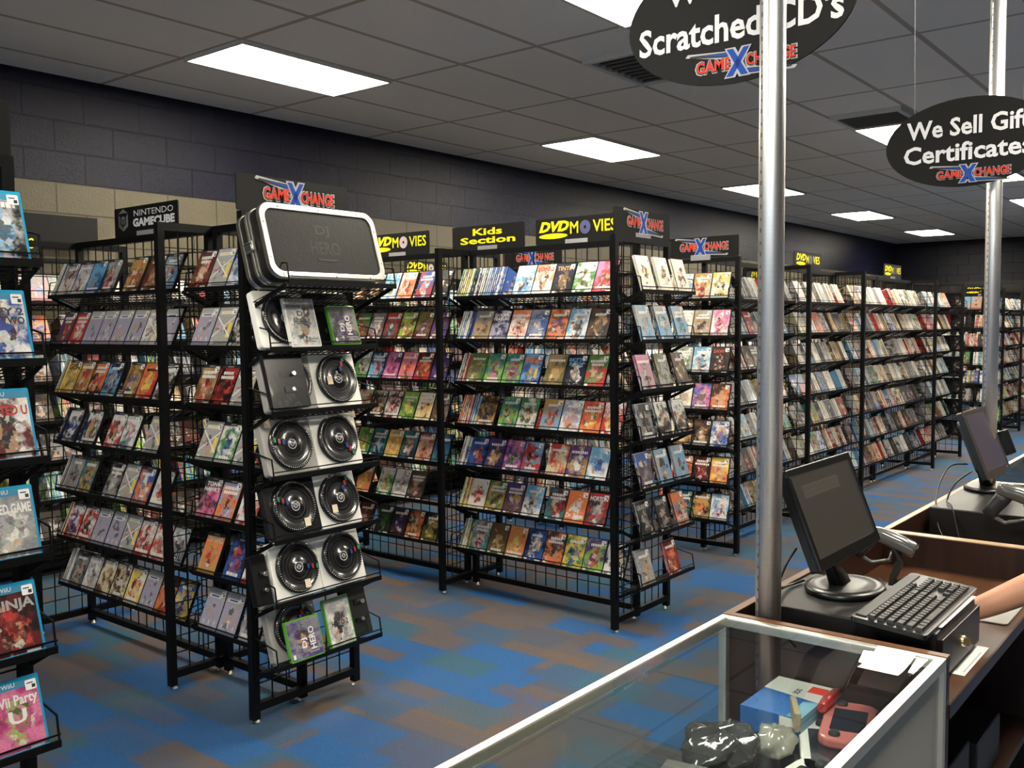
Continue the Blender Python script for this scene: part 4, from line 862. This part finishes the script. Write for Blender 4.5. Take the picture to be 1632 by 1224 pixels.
# ---- keyboard
def keyboard():
    t=thing('keyboard',(2.245,.618,.951),'black keyboard lying along the front edge of the cash drawer','keyboard'); t.rotation_euler=(R(5),0,R(.5))
    w,d=.452,.156; q=MB(); q.prism(rrect(-w/2,w/2,-d/2,d/2,.01,3),.004,.016,M_PLB,'xy'); q.box(-w/2+.02,w/2-.02,d/2-.028,d/2-.004,.015,.019,M_PLD); bevel(q.done('body',t),.002)
    q=MB()
    for s in (-1,1): q.box(s*.18-.02,s*.18+.02,d/2-.02,d/2-.008,-.0,.006,M_PLB)
    q.done('feet',t)
    km=mat('grey_black_key',(.014,.014,.013),.42,spec=.4)
    def key(x,y,kw,kd=.0155):
        kk=('key',round(kw,4),kd)
        if kk not in _cache:
            q=MB(); b0=[(-kw/2,-kd/2),(kw/2,-kd/2),(kw/2,kd/2),(-kw/2,kd/2)]; s=.0018; b1=[(-kw/2+s,-kd/2+s),(kw/2-s,-kd/2+s),(kw/2-s,kd/2-s),(-kw/2+s,kd/2-s)]
            q.raw([(*p,0) for p in b0]+[(*p,.007) for p in b1],[(0,3,2,1),(4,5,6,7),(0,1,5,4),(1,2,6,5),(2,3,7,6),(3,0,4,7)],km)
            q.text('a',M_LGR,-kw*.15,0,.003,.0035,0); 
            n=len(q.v)
            # lay the legend flat on the key top
            base=8; q.v[base:]=[(v[0],v[2]+.002,.0073) for v in q.v[base:]]
            o=q.done('key',recalc=False); _cache[kk]=o.data; bpy.data.objects.remove(o)
        link('key',_cache[kk],t,(x,y,.0155))
    u=.0190; x0=-w/2+.018; ys=[-.058+.0195*i for i in range(6)]
    rows=[[1.3,1.2,1.2,5.6,1.2,1.2,1.3,1.3],[2.2]+[1]*10+[2.4],[1.7]+[1]*11+[2],[1.4]+[1]*12+[1.6],[1]*13+[2],[1]*14]
    for r,row in enumerate(rows):
        x=x0; tot=sum(row); sc=14.6*u*.98/tot
        for kw in row: key(x+kw*sc/2,ys[r],kw*sc-.0025,.0155 if r<5 else .0145); x+=kw*sc
        for j in range(7):
            if r==5 and j>2 or (r in (0,1) and j in (0,2) and r==1) or (r==2 and j<3): continue
            key(x0+14.9*u+j*u*.98,ys[r],u-.004,.0155 if r<5 else .012)
keyboard()
# ---- scanners on stands
def scanner(x,y,z,label,rz,sc=1.):
    t=thing('barcode_scanner',(x,y,z),label,'barcode scanner','barcode scanners',rz); t.scale=(sc,)*3
    gm=mat('grey_scanner_shell',(.085,.085,.08),.22,coat=.6); dm=mat('dark_scanner_grip',(.022,.024,.025),.35,coat=.2)
    q=MB(); q.loft([((-.075,0,.215),.022,.015),((-.06,0,.212),.030,.022),((-.01,0,.200),.034,.026),((.05,0,.178),.036,.026),((.085,0,.160),.040,.026),((.095,0,.155),.036,.022)],gm,18,power=3); h=q.done('head',t)
    q=MB(); q.loft([((.094,0,.1555),.033,.019),((.0975,0,.1537),.030,.016)],M_PLB,16,power=3); q.done('window',h)
    q=MB(); q.loft([((-.045,0,.200),.022,.026),((-.062,0,.175),.019,.026),((-.085,0,.145),.018,.023),((-.10,0,.122),.017,.021)],dm,16,power=2.6); q.done('grip',t)
    q=MB(); q.tube([(.02,0,.172),(.012,0,.115),(-.05,0,.100),(-.098,0,.126)],.007,gm,10); q.done('trigger_guard',t)
    q=MB(); q.tube([(.02,0,.010),(.025,0,.06),(.045,0,.11),(.035,0,.15),(.01,0,.172)],.014,dm,12); q.done('stand_neck',t)
    q=MB(); q.lathe((.02,0,0),[(0,0),(.072,0),(.075,.005),(.06,.010),(.02,.014),(0,.014)],M_PLB,36); q.done('stand_base',t)
scanner(2.735,.838,WZ,'grey barcode scanner on a stand behind the front monitor',R(-80),.80)
scanner(3.44,.625,WZ,'grey barcode scanner on a stand before the rear cash drawer',R(-82),1.0)
# ---- cables
def cable(pts,label,r=.0032):
    q=MB(); P=[Vector(p) for p in pts]; out=[]
    for i in range(len(P)-1):
        a,b,c,d=P[max(i-1,0)],P[i],P[i+1],P[min(i+2,len(P)-1)]
        for k in range(8):
            s=k/8; out.append(.5*((2*b)+(c-a)*s+(2*a-5*b+4*c-d)*s*s+(3*b-a-3*c+d)*s**3))
    out.append(P[-1]); q.tube(out,r,M_PLB,8); tag(q.done('cable'),label,'cable','cables on the counters')
cable([(2.20,.885,1.06),(2.17,.90,1.02),(2.16,.91,.972),(2.24,.915,.956),(2.30,.905,.956)],'short black cable looping behind the front monitor base')
cable([(2.545,.80,.925),(2.50,.73,.90),(2.47,.69,.96),(2.43,.72,.955)],'black scanner cable curling beside the front monitor')
cable([(3.90,.90,1.06),(3.72,.92,1.07),(3.60,.93,.99),(3.50,.90,.90),(3.45,.86,.846),(3.40,.84,.844)],'upper black cable arching from the rear monitor to the worktop')
cable([(3.92,.89,1.03),(3.74,.90,1.01),(3.62,.90,.965),(3.52,.86,.962),(3.47,.83,.90),(3.44,.81,.845)],'lower black cable drooping from the rear monitor over its drawer')
# ---- papers
def paper(pts,label,lines=0,curl=0.):
    q=MB(); a,b,c,d=[Vector(p) for p in pts]; n=8
    def pt(u,v): p=a.lerp(b,u).lerp(d.lerp(c,u),v); return Vector((p.x,p.y,p.z+curl*(u**3)))
    vs=[];fs=[]
    for k,dz in ((0,0.),(1,.0005)):
        for i in range(n+1):
            for j in (0,1): p=pt(i/n,j); vs.append((p.x,p.y,p.z+dz))
    m=2*(n+1)
    for i in range(n):
        x=2*i; fs+=[(x,x+1,x+3,x+2),(m+x,m+x+2,m+x+3,m+x+1)]
    q.raw(vs,fs,M_PAPER,True); o=tag(q.done('paper_slip',recalc=False),label,'paper','paper slips at the counter')
    if lines:
        q=MB()
        for i in range(lines):
            v=.15+.7*i/max(1,lines-1); A=pt(.1,v);B=pt(.8,v); q.bar((A.x,A.y,A.z+.0007),(B.x,B.y,B.z+.0007),.003,M_LGR,.0003)
        q.done('printed_lines',o,recalc=False)
paper([(1.955,.612,CZ+.002),(1.775,.594,CZ+.002),(1.775,.520,CZ+.002),(1.955,.536,CZ+.002)],'white receipt with a curled end on the glass case top',0,.012)
paper([(2.17,.545,WZ+.001),(2.395,.545,WZ+.001),(2.395,.497,WZ+.001),(2.17,.497,WZ+.001)],'cream printed slip on the worktop below the drawer lock',3)
paper([(2.12,.556,.9525),(2.415,.556,.9525),(2.415,.532,.9525),(2.12,.532,.9525)],'long white slip on the cash drawer along the keyboard front',0)
q=MB(); q.prism(rrect(2.60,2.80,.50,.66,.012,3),WZ+.001,WZ+.004,mat('grey_mouse_pad',(.30,.29,.27),.8),'xy'); tag(q.done('mouse_pad'),'light grey mouse pad under the clerk\'s hand on the worktop','mouse pad')

# ------------------------------------------------------------------ goods in the glass case (resting on its glass shelf, z .78)
SZ=.7805
def dsbox():
    t=thing('console_box',(2.0,.80,SZ),'blue and white handheld console box in the glass case','console box')
    t.location=(1.863,.762,SZ)
    w,d,h=.195,.127,.048; bl=mat('box_blue',(.02,.13,.42),.4,coat=.2); lb=mat('box_light_blue',(.18,.42,.58),.4,coat=.2); wh=mat('box_white',(.66,.68,.66),.4,coat=.2)
    q=MB(); q.box(-w/2,w/2,-d/2,d/2,0,h,bl); bevel(q.done('carton',t),.0015)
    e=.0006; q=MB(); q.face([(0,-d/2,h+e),(w/2,-d/2,h+e),(w/2,d/2,h+e),(.02,d/2,h+e)],wh); q.face([(-w/2,-d/2,h+e),(0,-d/2,h+e),(-.01,-d/2+.03,h+e),(-w/2,-d/2+.03,h+e)],lb)
    q.face([(-w/2,-d/2-e,0),(w/2,-d/2-e,0),(w/2,-d/2-e,h),(-w/2,-d/2-e,h)],lb); q.done('printed_panel',t,recalc=False)
    q=MB(); vs,fs=glyphs('3DS',.02); q.raw([(.035+v[0]*.018,-.01+v[1]*.018,h+.0014) for v in vs],fs,M_PLD); q.done('lettering',t,recalc=False)
    q=MB(); q.box(.045,.08,-.055,-.02,h+.0008,h+.0016,M_LRED); q.box(-w/2-.001,-w/2-.0004,-.06,-.02,h*.45,h*.95,M_PAPER); q.done('sticker',t)
dsbox()
def blob(name,c,r,m,label,cat,seed,group=None,par=True):
    q=MB(); rr=random.Random(seed); n,mn=26,14; ph=[rr.uniform(0,6.28) for _ in range(8)]; vs=[];fs=[]
    for i in range(mn+1):
        a=math.pi*i/mn
        for k in range(n):
            b=2*math.pi*k/n; f=1+.13*math.sin(3*b+ph[0]+2*a)+.09*math.sin(5*b+4*a+ph[1])+.06*math.sin(9*b-3*a+ph[2])
            ca=math.cos(a); vs.append((c[0]+r[0]*f*math.copysign(abs(math.sin(a))**.6,math.sin(a))*math.cos(b),c[1]+r[1]*f*abs(math.sin(a))**.6*math.sin(b),c[2]+r[2]*(1-(1 if ca<0 else f)*-ca if False else 1+ca*(f if ca>0 else 1))))
    for i in range(mn):
        for k in range(n): a=i*n+k;b=i*n+(k+1)%n; fs.append((a,b,b+n,a+n))
    q.raw(vs,fs,m,True); return tag(q.done(name),label,cat,group)
blob('plastic_bag',(1.60,.79,SZ),(.095,.065,.03),M_BAG,'shiny dark plastic bag at the left of the goods in glass case','bag',3)
blob('plastic_bag',(1.70,.725,SZ),(.055,.04,.022),mat('grey_bag_film',(.30,.29,.25),.2,coat=.7,bump=.5,bscale=20),'crumpled grey bag in front of the blue console box','bag',5)
def tablet(x,y,rz,label,shell,scr,tiltx=0,z=SZ,w=.235,d=.13):
    t=thing('tablet_controller',(x,y,z),label,'game controller','tablet shaped controllers in the glass case'); t.rotation_euler=(R(tiltx),0,R(rz))
    q=MB(); q.prism(rrect(-w/2,w/2,-d/2,d/2,.03,5),0,.02,shell,'xy'); bevel(q.done('shell',t),.005)
    q=MB(); q.prism(rrect(-w/2+.045,w/2-.045,-d/2+.018,d/2-.018,.004,2),.0195,.0206,scr,'xy'); q.done('screen',t)
    for s in (-1,1): q=MB(); q.lathe((s*(w/2-.022),.02,.0195),[(.011,0),(.011,.005),(.007,.009),(0,.009)],M_PLD,16); q.done('thumbstick',t)
M_PNK=mat('pink_plastic',(.55,.16,.15),.35,coat=.3); M_SCR=mat('dead_screen',(.012,.018,.03),.15,coat=.5)
tablet(1.752,.625,24,'white tablet controller nearest in the glass case',M_WHITE,M_SCR)
tablet(1.835,.628,14,'pink framed tablet controller beside the blue console box',M_PNK,M_SCR,0,SZ+.021,.20,.10)
tablet(1.56,.61,-8,'second white tablet controller cut by the bottom edge',M_WHITE,M_SCR)
q=MB(); q.loft([((1.84,.685,SZ+.050),.010,.010),((1.89,.688,SZ+.052),.013,.013),((1.94,.690,SZ+.050),.010,.010)],mat('red_plastic',(.42,.02,.02),.3,coat=.4),14); tag(q.done('red_controller'),'red stick controller behind the pink framed tablet','game controller')
def pad(x,y,rz,label):
    t=thing('game_controller',(x,y,SZ),label,'game controller','dark game pads in the glass case',R(rz))
    q=MB(); q.loft([((-.075,-.035,.018),.018,.014),((-.06,0,.024),.03,.02),((0,.012,.026),.034,.02),((.06,0,.024),.03,.02),((.075,-.035,.018),.018,.014)],M_PLD,16); q.done('body',t)
    for s in (-1,1): q=MB(); q.lathe((s*.025,.0,.044),[(.009,0),(.006,.004),(.010,.009),(0,.011)],M_PLB,14); q.done('thumbstick',t)
pad(1.905,.565,12,'dark game pad at the right end of the glass case'); pad(1.40,.58,-10,'dark game pad lowest near the rear door')
def carton(x,y,z,s,rz,c,label):
    q=MB(); q.box(-s[0]/2,s[0]/2,-s[1]/2,s[1]/2,0,s[2],mat('carton_'+label.split()[0],c,.5)); o=bevel(q.done('small_carton'),.002); o.location=(x,y,z); o.rotation_euler=(0,0,R(rz)); tag(o,label,'box','small cartons in the glass case')
carton(1.755,.705,SZ+.045,(.09,.012,.035),28,(.35,.28,.18),'thin beige card box propped on the grey bag in glass case')
carton(1.40,.74,SZ,(.1,.12,.06),12,(.07,.07,.065),'grey carton left of the shiny dark bag')
# under-counter odds
for x0,x1,z0,z1,c,l in ((2.10,2.42,.441,.60,(.012,.012,.013),'black equipment box on the shelf under the front counter'),(2.5,2.75,.441,.56,(.02,.02,.022),'dark grey box further along the shelf under front counter')):
    q=MB(); q.box(x0,x1,.54,.9,z0,z1,mat('under_'+l.split()[0],c,.4)); bevel(q.done('equipment_box'),.004); tag(bpy.context.scene.collection.objects[-1],l,'box','boxes under the front counter')
q=MB(); q.box(2.2,2.45,.55,.8,.001,.18,mat('blue_bin',(.03,.04,.45),.4)); tag(bevel(q.done('storage_bin'),.01),'blue bin on the floor under the front counter','bin')

# ------------------------------------------------------------------ clerk reaching in from the right
def clerk():
    t=thing('person',(2.82,-.06,0),'person behind the counter, bare forearm resting beside the cash drawer','person')
    skin=mat('skin',(.50,.24,.14),.5,bump=.05,bscale=120); cloth=mat('dark_shirt',(.02,.025,.05),.8); trous=mat('dark_trousers',(.018,.018,.02),.85); hair=mat('brown_hair',(.03,.018,.01),.6)
    def skinned(name,chains,m,root=0,lv=2):
        vs=[];es=[];rad=[];idx={}
        def vid(p,r):
            k=tuple(round(x,4) for x in p)
            if k not in idx: idx[k]=len(vs); vs.append(p); rad.append(r)
            return idx[k]
        for ch in chains:
            ids=[vid(p,r) for p,r in ch]
            es += [(a,b) for a,b in zip(ids,ids[1:]) if a!=b]
        me=bpy.data.meshes.new(name); me.from_pydata(vs,es,[]); me.materials.append(m); o=link(name,me,t,(-2.82,.06,0))
        o.modifiers.new('skin','SKIN'); 
        for v,r in zip(me.skin_vertices[0].data if me.skin_vertices else [],rad): v.radius=(r if isinstance(r,tuple) else (r,r))
        if me.skin_vertices: me.skin_vertices[0].data[root].use_root=True
        s=o.modifiers.new('sub','SUBSURF'); s.levels=lv; s.render_levels=lv
        for md in o.modifiers: 
            if md.type=='SKIN': md.use_smooth_shade=True
        return o
    X,Y=2.82,-.06
    pel=((X,Y,.95),(.12,.075)); hipL=((X-.09,Y,.90),.085); hipR=((X+.09,Y,.90),.085)
    sh=((2.70,.06,1.38),.055); el=((2.645,.285,1.06),.042); fa=((2.575,.395,.985),.043); wr=((2.487,.535,.908),.030); pm=((2.462,.590,.884),(.034,.020)); kn=((2.450,.622,.874),(.034,.017))
    chest=((X,Y+.01,1.30),(.13,.085)); nb=((X,Y+.015,1.44),.062); hd0=((X,Y+.07,1.525),(.072,.080)); hd1=((X,Y+.085,1.60),(.090,.108)); hd2=((X,Y+.075,1.675),(.098,.112))
    lsh=((X+.18,Y,1.38),.055); lel=((X+.24,Y+.06,1.12),.042); lwr=((X+.2,Y+.24,.97),.028); lpm=((X+.17,Y+.32,.915),(.034,.02))
    chains=[[pel,((X,Y,1.12),(.11,.07)),chest,nb,hd0,hd1,hd2],[chest,((2.73,.02,1.37),.07),sh,((2.67,.18,1.21),.045),el,fa,wr,pm,kn],[chest,((X+.11,Y,1.38),.07),lsh,lel,lwr,lpm],
      [pel,hipL,((X-.1,Y+.02,.5),.06),((X-.1,Y,.10),.04),((X-.1,Y+.12,.04),.035)],[pel,hipR,((X+.1,Y+.02,.5),.06),((X+.1,Y,.10),.04),((X+.1,Y+.12,.04),.035)]]
    def finger(b,d,l,r,bend=1.):
        p=Vector(b);d=Vector(d).normalized(); out=[(tuple(p),r)]
        for i,f in enumerate((.45,.32,.23)): d=(d+Vector((0,0,-.32*bend*(i+.4)))).normalized(); p=p+d*l*f; out.append((tuple(p),r*(1-.1*(i+1))))
        return out
    D=Vector((-.30,.93,-.08))
    for i,(l,dx) in enumerate(((.072,-.030),(.080,-.011),(.075,.009),(.058,.027))):
        b=(2.447+dx,.632+dx*.2,.874); f=finger(b,D,l,.0085); chains.append([kn]+f)
    chains.append([pm]+finger((2.432,.585,.880),(-.6,.7,-.12),.062,.0105,.5))
    lkn=((X+.155,Y+.365,.885),(.034,.017)); chains.append([lpm,lkn]); Dl=Vector((-.25,.95,-.15))
    for i,(l,dx) in enumerate(((.058,.027),(.075,.009),(.080,-.011),(.072,-.030))): chains.append([lkn]+finger((X+.152+dx,Y+.375,.884),Dl,l,.0085))
    chains.append([lpm]+finger((X+.14,Y+.335,.892),(-.75,.6,-.1),.062,.0105,.5))
    body=skinned('body',chains,skin)
    o=skinned('shirt',[[((X,Y,.84),(.19,.135)),((X,Y,.98),(.175,.125)),((X,Y,1.12),(.165,.115)),((X,Y+.01,1.30),(.185,.13)),((X,Y+.01,1.41),.095)],[((X,Y+.01,1.30),(.185,.13)),((2.73,.02,1.37),.10),((2.70,.06,1.38),.08),((2.68,.14,1.27),.062)],[((X,Y+.01,1.30),(.185,.13)),((X+.11,Y,1.38),.10),((X+.18,Y,1.38),.08),((X+.22,Y+.03,1.24),.062)]],cloth)
    o=skinned('trousers',[[((X,Y,1.0),(.172,.12)),((X,Y,.93),(.17,.118)),((X-.09,Y,.88),.098),((X-.1,Y+.02,.5),.075),((X-.1,Y,.11),.058)],[((X,Y,.93),(.17,.118)),((X+.09,Y,.88),.098),((X+.1,Y+.02,.5),.075),((X+.1,Y,.11),.058)]],trous)
    face=mat('eye_white',(.7,.68,.64),.3); iris=mat('iris',(.03,.02,.012),.2); lip=mat('lips',(.38,.12,.09),.5)
    for s in (-1,1):
        q=MB(); q.lathe((s*.034,.160,1.640),[(0,-.012),(.008,-.009),(.012,0),(.008,.009),(0,.012)],face,16); e=q.done('eye',t); q=MB(); q.lathe((s*.034,.1685,1.640),[(.0055,.001),(.0045,.0035),(0,.0045)],iris,12,'y'); q.done('iris',e)
        q=MB(); q.loft([((s*.052,.157,1.664),.004,.003),((s*.034,.171,1.669),.006,.004),((s*.014,.177,1.664),.004,.003)],hair,8); q.done('eyebrow',t)
        q=MB(); q.loft([((s*.078,.085,1.655),.004,.010,(0,0,1)),((s*.088,.075,1.640),.006,.018,(0,0,1)),((s*.085,.078,1.618),.006,.014,(0,0,1)),((s*.076,.088,1.600),.004,.007,(0,0,1))],skin,12); q.done('ear',t)
    q=MB(); q.loft([((0,.170,1.652),.006,.006,(0,0,1)),((0,.180,1.628),.010,.012,(0,0,1)),((0,.184,1.608),.015,.015,(0,0,1)),((0,.172,1.598),.010,.008,(0,0,1))],skin,12); q.done('nose',t)
    q=MB(); q.loft([((-.024,.152,1.570),.002,.003),((-.010,.164,1.571),.005,.009),((.010,.164,1.571),.005,.009),((.024,.152,1.570),.002,.003)],lip,10); q.done('mouth',t)
    q=MB(); c=(X-2.82,Y+.06+.068,1.672); vs=[];fs=[];n,mn=20,10
    for i in range(mn+1):
        a=R(115)*i/mn
        for k in range(n): b=2*math.pi*k/n; vs.append((c[0]+.098*math.sin(a)*math.cos(b),c[1]-.012+.108*math.sin(a)*math.sin(b)*(1 if math.sin(b)<0 else .8),c[2]+.012+.108*math.cos(a)))
    for i in range(mn):
        for k in range(n): a=i*n+k;b=i*n+(k+1)%n; fs.append((a,b,b+n,a+n))
    q.raw(vs,fs,hair,True); q.done('hair',t)
clerk()
